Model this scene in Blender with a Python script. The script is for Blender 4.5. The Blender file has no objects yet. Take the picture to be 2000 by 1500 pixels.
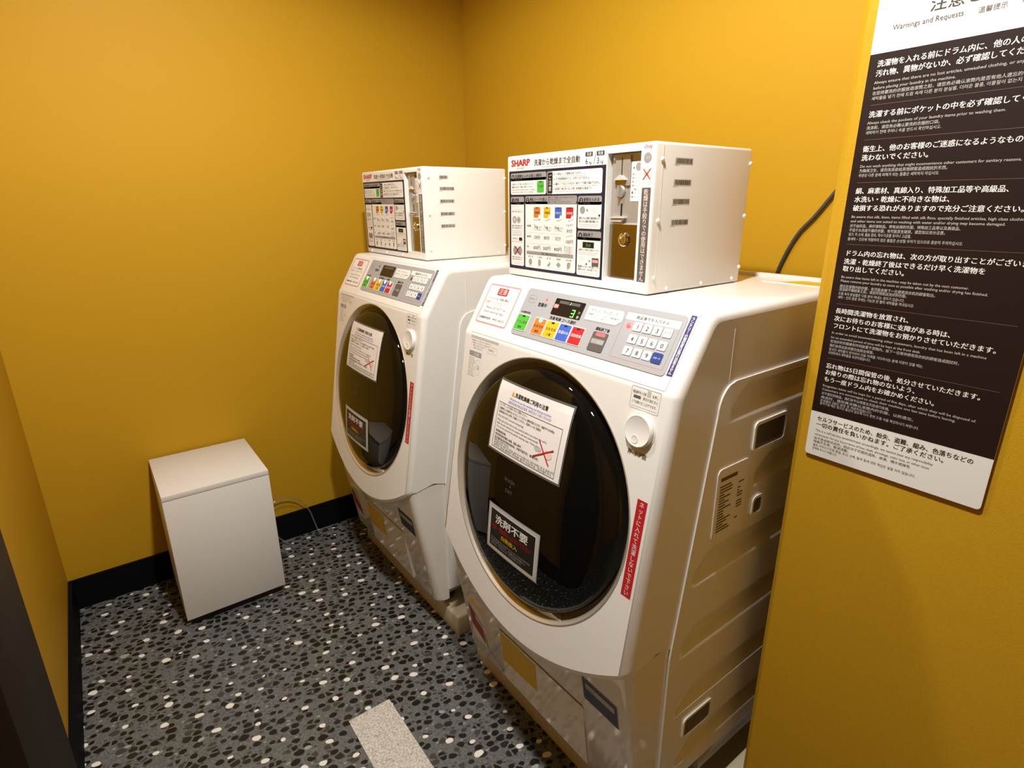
import bpy, bmesh, math, random
from mathutils import Vector, Matrix
from math import pi, sin, cos, sqrt, radians, hypot

S = bpy.context.scene
COL = S.collection

# ------------------------------------------------------------------ camera, world, light, exposure
CAM_LOC = Vector((2.357, -1.5, 1.42))
yaw, pitch, roll = 0.929702463, 0.311383478, -0.00646311478
cy_, sy_, cp_, sp_ = cos(yaw), sin(yaw), cos(pitch), sin(pitch)
fwd = Vector((-sy_ * cp_, cy_ * cp_, -sp_))
rgt = Vector((cy_, sy_, 0))
upv = rgt.cross(fwd)
r2 = rgt * cos(roll) + upv * sin(roll)
u2 = -rgt * sin(roll) + upv * cos(roll)
cam = bpy.data.cameras.new('camera')
cam.sensor_width = 36.0
cam.lens = 1106.67 / 2000 * 36.0
cam.clip_start = 0.02
co = bpy.data.objects.new('camera', cam)
co.matrix_world = Matrix(((r2.x, u2.x, -fwd.x, CAM_LOC.x), (r2.y, u2.y, -fwd.y, CAM_LOC.y),
                          (r2.z, u2.z, -fwd.z, CAM_LOC.z), (0, 0, 0, 1)))
COL.objects.link(co)
S.camera = co

w = bpy.data.worlds.new('world'); S.world = w
w.use_nodes = True
w.node_tree.nodes['Background'].inputs[0].default_value = (0.9, 0.86, 0.8, 1)
w.node_tree.nodes['Background'].inputs[1].default_value = 0.05
S.view_settings.view_transform = 'Standard'
S.view_settings.look = 'None'
S.view_settings.gamma = 1.0
S.view_settings.use_curve_mapping = False
S.view_settings.exposure = -0.07

CEIL = 2.42

def lamp(name, kind, loc, energy, color, **kw):
    l = bpy.data.lights.new(name, kind)
    l.energy = energy; l.color = color
    rot = kw.pop('rot', None)
    for k, v in kw.items():
        setattr(l, k, v)
    o = bpy.data.objects.new(name, l)
    o.location = loc
    if rot: o.rotation_euler = rot
    COL.objects.link(o)
    return o

# light of the ceiling lamps, the hall one an added fill (their housings are built further down at the same places)
LAMP_MAIN = (1.822, -1.18)
LAMP_POOL = (1.05, -1.20)
LAMP_HALL_FILL = (3.55, -1.7)  # added unseen lamp, bounces yellow fill off the hall walls
lamp('downlight_beam', 'SPOT', (LAMP_MAIN[0], LAMP_MAIN[1], CEIL - 0.02), 132, (1.0, 0.965, 0.90),
     spot_size=radians(178), spot_blend=0.42, shadow_soft_size=0.045)
lamp('downlight_beam', 'SPOT', (LAMP_POOL[0], LAMP_POOL[1], CEIL - 0.02), 52, (1.0, 0.965, 0.90),
     spot_size=radians(178), spot_blend=0.28, shadow_soft_size=0.045)

lamp('downlight_beam', 'SPOT', (LAMP_HALL_FILL[0], LAMP_HALL_FILL[1], CEIL - 0.02), 215, (1.0, 0.95, 0.87),
     spot_size=radians(72), spot_blend=0.6, shadow_soft_size=0.045)

# ------------------------------------------------------------------ materials
MATS = {}
def mat(name, col, rough=0.5, metal=0.0, spec=0.5, emit=None, estr=0.0, coat=0.0):
    if name in MATS: return MATS[name]
    m = bpy.data.materials.new(name); m.use_nodes = True
    b = m.node_tree.nodes['Principled BSDF']
    b.inputs['Base Color'].default_value = (*col, 1)
    b.inputs['Roughness'].default_value = rough
    b.inputs['Metallic'].default_value = metal
    b.inputs['Specular IOR Level'].default_value = spec
    b.inputs['Coat Weight'].default_value = coat
    b.inputs['Coat Roughness'].default_value = 0.05
    if emit:
        b.inputs['Emission Color'].default_value = (*emit, 1)
        b.inputs['Emission Strength'].default_value = estr
    MATS[name] = m
    return m

def nodes(m):
    nt = m.node_tree
    return nt, nt.nodes, nt.links, nt.nodes['Principled BSDF']

def add_grain(m, scale, strength, dist=0.001, colvar=0.0):
    nt, N, L, b = nodes(m)
    tc = N.new('ShaderNodeTexCoord')
    nz = N.new('ShaderNodeTexNoise'); nz.inputs['Scale'].default_value = scale; nz.inputs['Detail'].default_value = 3
    L.new(tc.outputs['Object'], nz.inputs['Vector'])
    bp = N.new('ShaderNodeBump'); bp.inputs['Strength'].default_value = strength; bp.inputs['Distance'].default_value = dist
    L.new(nz.outputs['Fac'], bp.inputs['Height'])
    L.new(bp.outputs['Normal'], b.inputs['Normal'])
    if colvar:
        c = b.inputs['Base Color'].default_value[:]
        r = N.new('ShaderNodeValToRGB')
        r.color_ramp.elements[0].position = 0.3; r.color_ramp.elements[1].position = 0.7
        r.color_ramp.elements[0].color = (c[0] * (1 - colvar), c[1] * (1 - colvar), c[2] * (1 - colvar), 1)
        r.color_ramp.elements[1].color = (c[0] * (1 + colvar), c[1] * (1 + colvar), c[2] * (1 + colvar), 1)
        L.new(nz.outputs['Fac'], r.inputs[0]); L.new(r.outputs[0], b.inputs['Base Color'])
    return m

M_WALL = add_grain(mat('ochre_wallpaper', (0.495, 0.278, 0.013), 0.55, spec=0.15), 420, 0.35, 0.0006, 0.06)
M_BASE = mat('black_skirting', (0.005, 0.005, 0.006), 0.6, spec=0.05)
M_CEIL = mat('ceiling_paint', (0.30, 0.25, 0.17), 0.8)
M_DOORD = add_grain(mat('dark_brown_laminate', (0.017, 0.010, 0.005), 0.55, spec=0.2), 60, 0.1, 0.001, 0.1)
M_WHITE = mat('white_plastic', (0.80, 0.785, 0.76), 0.28, coat=0.15)
M_KICK = mat('white_plastic_glossy', (0.80, 0.765, 0.72), 0.09, coat=0.25)
M_STEEL_W = add_grain(mat('white_painted_steel', (0.79, 0.775, 0.745), 0.32), 900, 0.06, 0.0003)
M_GREYP = mat('grey_plastic', (0.33, 0.34, 0.345), 0.45)
M_PANW = mat('pan_plastic', (0.60, 0.51, 0.38), 0.3)
M_BLACKG = mat('black_door_glass', (0.004, 0.0035, 0.003), 0.025, spec=0.32)
M_RING = mat('door_ring_silver', (0.60, 0.55, 0.47), 0.3, metal=0.55)
M_PGREY = mat('panel_grey', (0.36, 0.36, 0.38), 0.4)
M_STEEL = add_grain(mat('brushed_steel', (0.47, 0.45, 0.42), 0.38, metal=0.55), 300, 0.04, 0.0004)
M_STEELD = mat('polished_steel_door', (0.40, 0.35, 0.27), 0.2, metal=1.0)
M_SATIN = mat('satin_steel', (0.72, 0.70, 0.66), 0.35, metal=0.35)
M_CHROME = mat('chrome', (0.85, 0.83, 0.8), 0.08, metal=1.0)
M_DARK = mat('dark_gap', (0.012, 0.01, 0.009), 0.6)
M_RUB = mat('grey_rubber', (0.055, 0.05, 0.045), 0.5)
M_BIN = add_grain(mat('white_melamine', (0.74, 0.715, 0.68), 0.38), 200, 0.03, 0.0005)
M_TUBE = mat('clear_vinyl', (0.75, 0.75, 0.72), 0.05)
MATS['clear_vinyl'].node_tree.nodes['Principled BSDF'].inputs['Transmission Weight'].default_value = 0.9
# inks
K = {}
def ink(k, col, rough=0.45, **kw):
    K[k] = mat('ink_' + k, col, rough, **kw)
ink('white', (0.80, 0.785, 0.765)); ink('paper', (0.80, 0.77, 0.76), 0.5); ink('black', (0.010, 0.009, 0.009))
ink('navy', (0.013, 0.011, 0.03)); ink('navyblue', (0.03, 0.02, 0.14)); ink('grey', (0.30, 0.29, 0.285)); ink('lgrey', (0.50, 0.49, 0.47))
ink('dgrey', (0.10, 0.095, 0.09)); ink('red', (0.46, 0.014, 0.022)); ink('pink', (0.75, 0.33, 0.33)); ink('green', (0.075, 0.42, 0.045))
ink('orange', (0.58, 0.18, 0.03)); ink('yellow', (0.66, 0.42, 0.015)); ink('blue', (0.04, 0.11, 0.48)); ink('brownboard', (0.017, 0.007, 0.005), 0.5, spec=0.22)
ink('rule', (0.11, 0.075, 0.065)); ink('stickernavy', (0.016, 0.013, 0.055)); ink('deepblue', (0.01, 0.04, 0.22)); ink('lettering', (0.035, 0.025, 0.023)); ink('brown', (0.10, 0.06, 0.02))
ink('taupe', (0.10, 0.085, 0.08)); ink('skyblue', (0.25, 0.25, 0.62)); ink('mustard', (0.66, 0.44, 0.004), spec=0.2); ink('stickerbeige', (0.68, 0.645, 0.595))
ink('gold', (0.75, 0.45, 0.08)); ink('darkred', (0.32, 0.012, 0.012)); ink('peach', (0.80, 0.60, 0.53))
K['led_red'] = mat('led_red', (0.8, 0.05, 0.05), 0.3, emit=(1, 0.12, 0.12), estr=1.6)
K['led_green'] = mat('led_green', (0.1, 0.8, 0.1), 0.3, emit=(0.25, 1, 0.12), estr=1.6)
K['led_cyan'] = mat('led_cyan', (0.2, 0.8, 0.6), 0.3, emit=(0.25, 0.95, 0.7), estr=0.8)
K['led_white'] = mat('led_white', (0.8, 0.8, 0.8), 0.3, emit=(0.9, 1, 1), estr=0.9)
K['screen'] = mat('screen_black', (0.008, 0.007, 0.007), 0.3)
K['steel'] = M_STEEL

# terrazzo floor
def terrazzo():
    m = bpy.data.materials.new('terrazzo'); m.use_nodes = True
    nt, N, L, b = nodes(m)
    tc = N.new('ShaderNodeTexCoord')
    m1 = N.new('ShaderNodeMapping'); m1.inputs['Rotation'].default_value = (0, 0, -1.28); L.new(tc.outputs['Object'], m1.inputs['Vector'])
    nz = N.new('ShaderNodeTexNoise'); nz.inputs['Scale'].default_value = 30; nz.inputs['Detail'].default_value = 1
    L.new(tc.outputs['Object'], nz.inputs['Vector'])
    def math_(op, a, bb=0.0):
        n = N.new('ShaderNodeMath'); n.operation = op
        for i, x in enumerate((a, bb)):
            if isinstance(x, (int, float)): n.inputs[i].default_value = x
            else: L.new(x, n.inputs[i])
        return n.outputs[0]
    def smooth(x, a, c):
        n = N.new('ShaderNodeMapRange'); n.interpolation_type = 'SMOOTHSTEP'
        n.inputs['From Min'].default_value = a; n.inputs['From Max'].default_value = c
        L.new(x, n.inputs['Value']); return n.outputs[0]
    def stones(scale, sx, sy, off, rnd, edge, r0, r1, soft, warp):
        m2 = N.new('ShaderNodeMapping'); m2.inputs['Scale'].default_value = (sx, sy, 0); m2.inputs['Location'].default_value = (off, off * 0.7, 0)
        L.new(m1.outputs[0], m2.inputs['Vector'])
        mx = N.new('ShaderNodeMix'); mx.data_type = 'VECTOR'; mx.inputs[0].default_value = warp
        L.new(m2.outputs[0], mx.inputs[4]); L.new(nz.outputs['Color'], mx.inputs[5])
        vd = N.new('ShaderNodeTexVoronoi'); vd.voronoi_dimensions = '2D'; vd.feature = 'DISTANCE_TO_EDGE'
        vc = N.new('ShaderNodeTexVoronoi'); vc.voronoi_dimensions = '2D'; vc.feature = 'F1'
        for v in (vd, vc):
            v.inputs['Scale'].default_value = scale; v.inputs['Randomness'].default_value = rnd
            L.new(mx.outputs[1], v.inputs['Vector'])
        sep = N.new('ShaderNodeSeparateColor'); L.new(vc.outputs['Color'], sep.inputs[0])
        rad = math_('ADD', math_('MULTIPLY', sep.outputs[1], r1 - r0), r0)
        mask = math_('MULTIPLY', smooth(vd.outputs['Distance'], edge, edge + soft), smooth(math_('SUBTRACT', rad, vc.outputs['Distance']), 0.0, soft))
        return mask, sep
    def mixc(fac, a, bcol):
        n = N.new('ShaderNodeMix'); n.data_type = 'RGBA'; L.new(fac, n.inputs[0])
        for x, k in ((a, 6), (bcol, 7)):
            if isinstance(x, tuple): n.inputs[k].default_value = x
            else: L.new(x, n.inputs[k])
        return n.outputs[2]
    def ramp(fac, stops, const=True):
        r = N.new('ShaderNodeValToRGB'); L.new(fac, r.inputs[0])
        if const: r.color_ramp.interpolation = 'CONSTANT'
        e = r.color_ramp.elements
        e[0].position, e[0].color = stops[0]; e[1].position, e[1].color = stops[1]
        for p, c in stops[2:]: x = e.new(p); x.color = c
        return r.outputs[0]
    # cement with fine chips
    fine = N.new('ShaderNodeTexVoronoi'); fine.voronoi_dimensions = '2D'; fine.inputs['Scale'].default_value = 240
    L.new(tc.outputs['Object'], fine.inputs['Vector'])
    fs = N.new('ShaderNodeSeparateColor'); L.new(fine.outputs['Color'], fs.inputs[0])
    col = ramp(fs.outputs[0], [(0, (0.088, 0.092, 0.090, 1)), (1, (0.160, 0.166, 0.162, 1))], False)
    # mid grey small pebbles, dark pebbles, white pebbles
    k1, s1 = stones(58, 0.85, 1.2, 3.1, 0.9, 0.10, 0.20, 0.36, 0.05, 0.006)
    col = mixc(k1, col, ramp(s1.outputs[0], [(0, (0.055, 0.054, 0.05, 1)), (0.45, (0.12, 0.122, 0.12, 1)), (0.9, (0.26, 0.26, 0.25, 1))]))
    k2, s2 = stones(35, 0.87, 1.16, 0.0, 0.9, 0.06, 0.25, 0.46, 0.05, 0.008)
    col = mixc(k2, col, ramp(s2.outputs[0], [(0, (0.006, 0.0055, 0.005, 1)), (0.66, (0.017, 0.015, 0.013, 1)), (0.86, (0.05, 0.048, 0.045, 1))]))
    k3, s3 = stones(12.8, 0.85, 1.18, 7.7, 0.78, 0.02, 0.075, 0.150, 0.018, 0.014)
    col = mixc(k3, col, ramp(s3.outputs[0], [(0, (0.80, 0.77, 0.71, 1)), (0.88, (0.34, 0.34, 0.32, 1))]))
    L.new(col, b.inputs['Base Color'])
    b.inputs['Roughness'].default_value = 0.42
    b.inputs['Specular IOR Level'].default_value = 0.4
    return m
M_FLOOR = terrazzo()

def granite():
    m = bpy.data.materials.new('pale_granite'); m.use_nodes = True
    nt, N, L, b = nodes(m)
    tc = N.new('ShaderNodeTexCoord')
    nz = N.new('ShaderNodeTexNoise'); nz.inputs['Scale'].default_value = 190; nz.inputs['Detail'].default_value = 4; nz.inputs['Roughness'].default_value = 0.7
    L.new(tc.outputs['Object'], nz.inputs['Vector'])
    r = N.new('ShaderNodeValToRGB'); L.new(nz.outputs['Fac'], r.inputs[0])
    e = r.color_ramp.elements
    e[0].position = 0.30; e[0].color = (0.20, 0.185, 0.165, 1); e[1].position = 0.66; e[1].color = (0.76, 0.72, 0.66, 1)
    x = e.new(0.45); x.color = (0.52, 0.485, 0.44, 1)
    L.new(r.outputs[0], b.inputs['Base Color']); b.inputs['Roughness'].default_value = 0.55
    return m
M_GRAN = granite()

# ------------------------------------------------------------------ object helpers
def link_mesh(name, me, parent=None):
    o = bpy.data.objects.new(name, me); COL.objects.link(o)
    if parent is not None: o.parent = parent
    return o

def obj(name, bm, mats, parent=None, smooth=None):
    me = bpy.data.meshes.new(name)
    bmesh.ops.recalc_face_normals(bm, faces=bm.faces)
    bm.to_mesh(me); bm.free()
    for m in (mats if isinstance(mats, (list, tuple)) else [mats]): me.materials.append(m)
    if smooth:
        me.shade_smooth(); me.set_sharp_from_angle(angle=radians(smooth))
    return link_mesh(name, me, parent)

def thing(name, label, cat, loc, group=None):
    o = bpy.data.objects.new(name, None); COL.objects.link(o)
    o.location = loc; o.empty_display_size = 0.05
    return tag(o, label, cat, group)

def tag(o, label, cat, group=None):
    o['label'] = label; o['category'] = cat
    if group: o['group'] = group
    return o

def struct(o):
    o['kind'] = 'structure'; return o

def box(bm, x0, y0, z0, x1, y1, z1, bev=0.0, seg=2, mi=0):
    vs = [bm.verts.new(p) for p in ((x0, y0, z0), (x1, y0, z0), (x1, y1, z0), (x0, y1, z0), (x0, y0, z1), (x1, y0, z1), (x1, y1, z1), (x0, y1, z1))]
    fs = [bm.faces.new([vs[i] for i in f]) for f in ((0, 3, 2, 1), (4, 5, 6, 7), (0, 1, 5, 4), (1, 2, 6, 5), (2, 3, 7, 6), (3, 0, 4, 7))]
    for f in fs: f.material_index = mi
    if bev:
        es = list({e for f in fs for e in f.edges})
        bmesh.ops.bevel(bm, geom=es, offset=bev, segments=seg, profile=0.5, affect='EDGES')
    return vs

def boxobj(name, a, b, m, parent=None, bev=0.0, seg=2):
    bm = bmesh.new(); box(bm, *a, *b, bev, seg)
    return obj(name, bm, m, parent, 35 if bev else None)

def slab(bm, fn, pts, h0, h1, mi=0):
    """prism over a plane-mapped polygon, between heights h0 and h1"""
    a = [bm.verts.new(fn(u, v, h0)) for u, v in pts]; b = [bm.verts.new(fn(u, v, h1)) for u, v in pts]
    n = len(pts); fs = [bm.faces.new(b), bm.faces.new(a[::-1])]
    for i in range(n):
        fs.append(bm.faces.new((a[i], a[(i + 1) % n], b[(i + 1) % n], b[i])))
    for f in fs: f.material_index = mi

def rrect(x0, y0, x1, y1, r=0.0, n=4):
    if x1 < x0: x0, x1 = x1, x0
    if y1 < y0: y0, y1 = y1, y0
    if r <= 0: return [(x0, y0), (x1, y0), (x1, y1), (x0, y1)]
    out = []
    for cx, cy, a0 in ((x1 - r, y0 + r, -pi / 2), (x1 - r, y1 - r, 0), (x0 + r, y1 - r, pi / 2), (x0 + r, y0 + r, pi)):
        for i in range(n + 1):
            a = a0 + pi / 2 * i / n
            out.append((cx + r * cos(a), cy + r * sin(a)))
    return out

def lathe(bm, prof, fn, n=64, cap=False, mi=0):
    """revolve (r,h) profile in a plane map fn(u,v,h)"""
    rings = []
    for r, h in prof:
        if r < 1e-6: rings.append([bm.verts.new(fn(0, 0, h))])
        else: rings.append([bm.verts.new(fn(r * cos(2 * pi * i / n), r * sin(2 * pi * i / n), h)) for i in range(n)])
    for a, b in zip(rings, rings[1:]):
        for i in range(n):
            j = (i + 1) % n
            if len(b) == 1: f = bm.faces.new((a[i], a[j], b[0]))
            elif len(a) == 1: f = bm.faces.new((a[0], b[j], b[i]))
            else: f = bm.faces.new((a[i], a[j], b[j], b[i]))
            f.material_index = mi
    if cap and len(rings[0]) > 1: bm.faces.new(rings[0]).material_index = mi

def tube(bm, pts, r, n=10, mi=0):
    pts = [Vector(p) for p in pts]
    rings = []
    up = Vector((0, 0, 1))
    for i, p in enumerate(pts):
        t = (pts[min(i + 1, len(pts) - 1)] - pts[max(i - 1, 0)]).normalized()
        a = t.cross(up)
        if a.length < 1e-3: a = t.cross(Vector((1, 0, 0)))
        a.normalize(); b = t.cross(a)
        rings.append([bm.verts.new(p + a * r * cos(2 * pi * k / n) + b * r * sin(2 * pi * k / n)) for k in range(n)])
    for q, s in zip(rings, rings[1:]):
        for k in range(n):
            bm.faces.new((q[k], q[(k + 1) % n], s[(k + 1) % n], s[k])).material_index = mi
    bm.faces.new(rings[0][::-1]); bm.faces.new(rings[-1])

def spline(pts, n=8):
    P = [Vector(p) for p in pts]; out = []
    for i in range(len(P) - 1):
        a, b, c, d = P[max(i - 1, 0)], P[i], P[i + 1], P[min(i + 2, len(P) - 1)]
        for k in range(n):
            t = k / n
            out.append(0.5 * ((2 * b) + (c - a) * t + (2 * a - 5 * b + 4 * c - d) * t * t + (3 * b - a - 3 * c + d) * t ** 3))
    out.append(P[-1])
    return out

# ------------------------------------------------------------------ print: lettering, rules and colour fields on a surface
GLY = {}
def glyphs(s, bold):
    key = (s, bold)
    if key not in GLY:
        c = bpy.data.curves.new('type', 'FONT'); c.body = s; c.size = 1.0; c.resolution_u = 2
        o = bpy.data.objects.new('type', c); COL.objects.link(o)
        dg = bpy.context.evaluated_depsgraph_get()
        me = o.evaluated_get(dg).to_mesh()
        vs = [(v.co.x, v.co.y, 0.0) for v in me.vertices]; fs = [tuple(p.vertices) for p in me.polygons]
        o.evaluated_get(dg).to_mesh_clear()
        bpy.data.objects.remove(o); bpy.data.curves.remove(c)
        if bold:
            n, d = len(vs), 0.022 * bold
            vs = [(x - d, y, 0.0) for x, y, q in vs] + [(x + d, y + 0.4 * d, 4e-5) for x, y, q in vs] + ([(x, y - d * 0.7, 8e-5) for x, y, q in vs] if bold > 1 else [])
            fs = fs + [tuple(i + n for i in f) for f in fs] + ([tuple(i + 2 * n for i in f) for f in fs] if bold > 1 else [])
        GLY[key] = (vs, fs, max((v[0] for v in vs), default=0.0))
    return GLY[key]

class Print:
    def __init__(self, fn, h0=0.0002, step=0.00016):
        self.fn, self.h0, self.step = fn, h0, step
        self.v, self.f, self.m, self.keys = [], [], [], []
    def mi(self, k):
        if k not in self.keys: self.keys.append(k)
        return self.keys.index(k)
    def poly(self, pts, k, lay=0):
        n = len(self.v); h = self.h0 + lay * self.step
        self.v += [self.fn(u, v, h) for u, v in pts]
        self.f.append(tuple(range(n, n + len(pts)))); self.m.append(self.mi(k))
    def rect(self, x0, y0, x1, y1, k, lay=0, r=0.0): self.poly(rrect(x0, y0, x1, y1, r), k, lay)
    def grid(self, x0, y0, x1, y1, k, lay=0, nx=12, ny=8):
        for i in range(nx):
            for j in range(ny):
                self.rect(x0 + (x1 - x0) * i / nx, y0 + (y1 - y0) * j / ny, x0 + (x1 - x0) * (i + 1) / nx, y0 + (y1 - y0) * (j + 1) / ny, k, lay)
    def frame(self, x0, y0, x1, y1, w, k, lay=0, r=0.0):
        a = rrect(x0, y0, x1, y1, r); b = rrect(min(x0, x1) + w, min(y0, y1) + w, max(x0, x1) - w, max(y0, y1) - w, max(r - w, 0.0001) if r else 0)
        for i in range(len(a)):
            j = (i + 1) % len(a)
            self.poly([a[i], a[j], b[j], b[i]], k, lay)
    def disc(self, x, y, r, k, lay=0, n=20): self.poly([(x + r * cos(2 * pi * i / n), y + r * sin(2 * pi * i / n)) for i in range(n)], k, lay)
    def line(self, x0, y0, x1, y1, w, k, lay=0, n=1):
        L = hypot(x1 - x0, y1 - y0) or 1; a, b = -(y1 - y0) / L * w / 2, (x1 - x0) / L * w / 2
        for i in range(n):
            p, q = i / n, (i + 1) / n
            X0, Y0, X1, Y1 = x0 + (x1 - x0) * p, y0 + (y1 - y0) * p, x0 + (x1 - x0) * q, y0 + (y1 - y0) * q
            self.poly([(X0 + a, Y0 + b), (X0 - a, Y0 - b), (X1 - a, Y1 - b), (X1 + a, Y1 + b)], k, lay)
    def text(self, s, x, y, size, k, lay=1, width=None, align='l', bold=0):
        vs, fs, W = glyphs(s, bold)
        sx = width / W if width else size
        x0 = x - (W * sx / 2 if align == 'c' else W * sx if align == 'r' else 0)
        n = len(self.v); h = self.h0 + lay * self.step; mi = self.mi(k)
        self.v += [self.fn(x0 + a * sx, y + b * size, h + q) for a, b, q in vs]
        for f in fs: self.f.append(tuple(i + n for i in f)); self.m.append(mi)
    def vtext(self, s, x, y, pitch, size, k, lay=1, bold=0, ysc=1.0):
        """column of characters, x = centre, y = top, going down"""
        for i, ch in enumerate(s):
            vs, fs, W = glyphs(ch, bold)
            n = len(self.v); h = self.h0 + lay * self.step; mi = self.mi(k)
            rot = ch == 'ー'
            for a, b, q in vs:
                a, b = a - 0.5, b - 0.38
                if rot: a, b = b, -a
                self.v.append(self.fn(x + a * size, y - pitch * (i + 0.5) + b * size * ysc, h + q))
            for f in fs: self.f.append(tuple(j + n for j in f)); self.m.append(mi)
    def build(self, name, parent=None, flip=None):
        me = bpy.data.meshes.new(name)
        me.from_pydata([tuple(p) for p in self.v], [], self.f)
        for k in self.keys: me.materials.append(K[k])
        me.polygons.foreach_set('material_index', self.m)
        me.update()
        return link_mesh(name, me, parent)

# ------------------------------------------------------------------ the room
def wallbox(name, a, b, m=M_WALL): return struct(boxobj(name, a, b, m))
struct(boxobj('floor', (-0.2, -3.4, -0.1), (4.4, 0.2, 0.0), M_FLOOR))
struct(boxobj('ceiling', (-0.2, -3.4, CEIL), (4.4, 0.2, CEIL + 0.1), M_CEIL))
wallbox('wall_left', (-0.15, -1.754, 0), (0.0, 0.15, CEIL))
wallbox('wall_back', (0.0, 0.0, 0), (1.95, 0.15, CEIL))
wallbox('wall_front', (-0.15, -1.90, 0), (1.30, -1.754, CEIL))
# partition with a small chamfered corner, carries the notice
PX, PY = 1.864, -0.444
bm = bmesh.new()
pl = [(PX + 0.012, PY), (4.3, PY), (4.3, 0.15), (PX, 0.15), (PX, PY + 0.012)]
va = [bm.verts.new((x, y, 0)) for x, y in pl]; vb = [bm.verts.new((x, y, CEIL)) for x, y in pl]
bm.faces.new(va[::-1]); bm.faces.new(vb)
for i in range(5): bm.faces.new((va[i], va[(i + 1) % 5], vb[(i + 1) % 5], vb[i]))
struct(obj('wall_right', bm, M_WALL))
wallbox('wall_hall_far', (4.2, -3.4, 0), (4.35, -0.444, CEIL))
wallbox('wall_hall_near', (1.30, -3.4, 0), (4.3, -3.25, CEIL))
wallbox('wall_hall_side', (1.16, -3.3, 0), (1.30, -1.90, CEIL))
# dark door post at the end of the front wall
struct(boxobj('door_1', (1.03, -1.80, 0), (1.36, -1.715, 2.2), M_DOORD, None, 0.002))
# skirting
struct(boxobj('baseboard_left', (0.0, -1.754, 0), (0.011, 0.0, 0.12), M_BASE))
struct(boxobj('baseboard_back', (0.011, -0.011, 0), (PX, 0.0, 0.12), M_BASE))
struct(boxobj('baseboard_front', (0.011, -1.754, 0), (1.03, -1.742, 0.12), M_BASE))
struct(boxobj('baseboard_right', (PX + 0.3, PY - 0.011, 0), (4.2, PY, 0.12), M_BASE))
# pale stone strip let into the floor
struct(boxobj('trim_1', (1.067, -1.131, -0.01), (1.86, -1.005, 0.0015), M_GRAN))

def downlight(x, y, label):
    t = thing('ceiling_downlight', label, 'ceiling light', (x, y, CEIL), 'ceiling downlights')
    fn = lambda u, v, h: (u, v, h)
    bm = bmesh.new(); lathe(bm, [(0.055, 0.0), (0.055, -0.004), (0.047, -0.005), (0.043, -0.001), (0.043, 0.0)], fn, 32); obj('trim_ring', bm, M_CEIL, t, 40)
    bm = bmesh.new(); lathe(bm, [(0.0, -0.0012), (0.042, -0.0012)], fn, 32); obj('lens', bm, mat('lamp_lens', (0.9, 0.9, 0.9), 0.4, emit=(1, 0.93, 0.84), estr=6.0), t)
downlight(*LAMP_MAIN, 'round ceiling downlight over the front of the near washer')
downlight(*LAMP_HALL_FILL, 'added fill downlight, unseen, farther out in the hall')
downlight(*LAMP_POOL, 'round ceiling downlight over the open floor in front of the washer by the left wall')

# ------------------------------------------------------------------ washer-dryer
BZ = 0.12
PA = Vector((0, -0.525, 1.119)); PB = Vector((0, -0.605, 0.985)); FB = Vector((0, -0.695, 0.43))
KA = Vector((0, -0.679, 0.41)); KB = Vector((0, -0.614, 0.01))
def plane_map(A, B, cx=0.0, cv=0.0):
    """u to the right, v UP from the point cv below A, h outward"""
    e = (B - A).normalized(); n = e.cross(Vector((1, 0, 0)))
    if n.y > 0: n = -n
    O = A + e * cv + Vector((cx, 0, 0))
    return lambda u, v, h: O + Vector((u, 0, 0)) - e * v + n * h
P_MAP = plane_map(PA, PB); F_MAP = plane_map(PB, FB); K_MAP = plane_map(KA, KB)
DV = 0.300                                       # door centre below the front's top edge
DX = -0.005
D_MAP = plane_map(PB, FB, DX, DV)
GLASS = [(0.2725, -0.024), (0.2725, -0.012), (0.270, -0.004), (0.264, 0.002), (0.252, 0.008), (0.228, 0.0135), (0.19, 0.0185), (0.1, 0.026), (0.05, 0.0283), (0.0, 0.029)]
def dome_h(r):
    for (r1, h1), (r0, h0) in zip(GLASS, GLASS[1:]):
        if r0 <= r <= r1: return h0 + (h1 - h0) * (r - r0) / (r1 - r0)
    return GLASS[0][1]
def dome_map(u, v, h):                           # u right, v measured up from the front's top edge (negative)
    vv = v + DV
    return D_MAP(u - DX, vv, dome_h(hypot(u - DX, vv)) + h + 0.0005)

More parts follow.
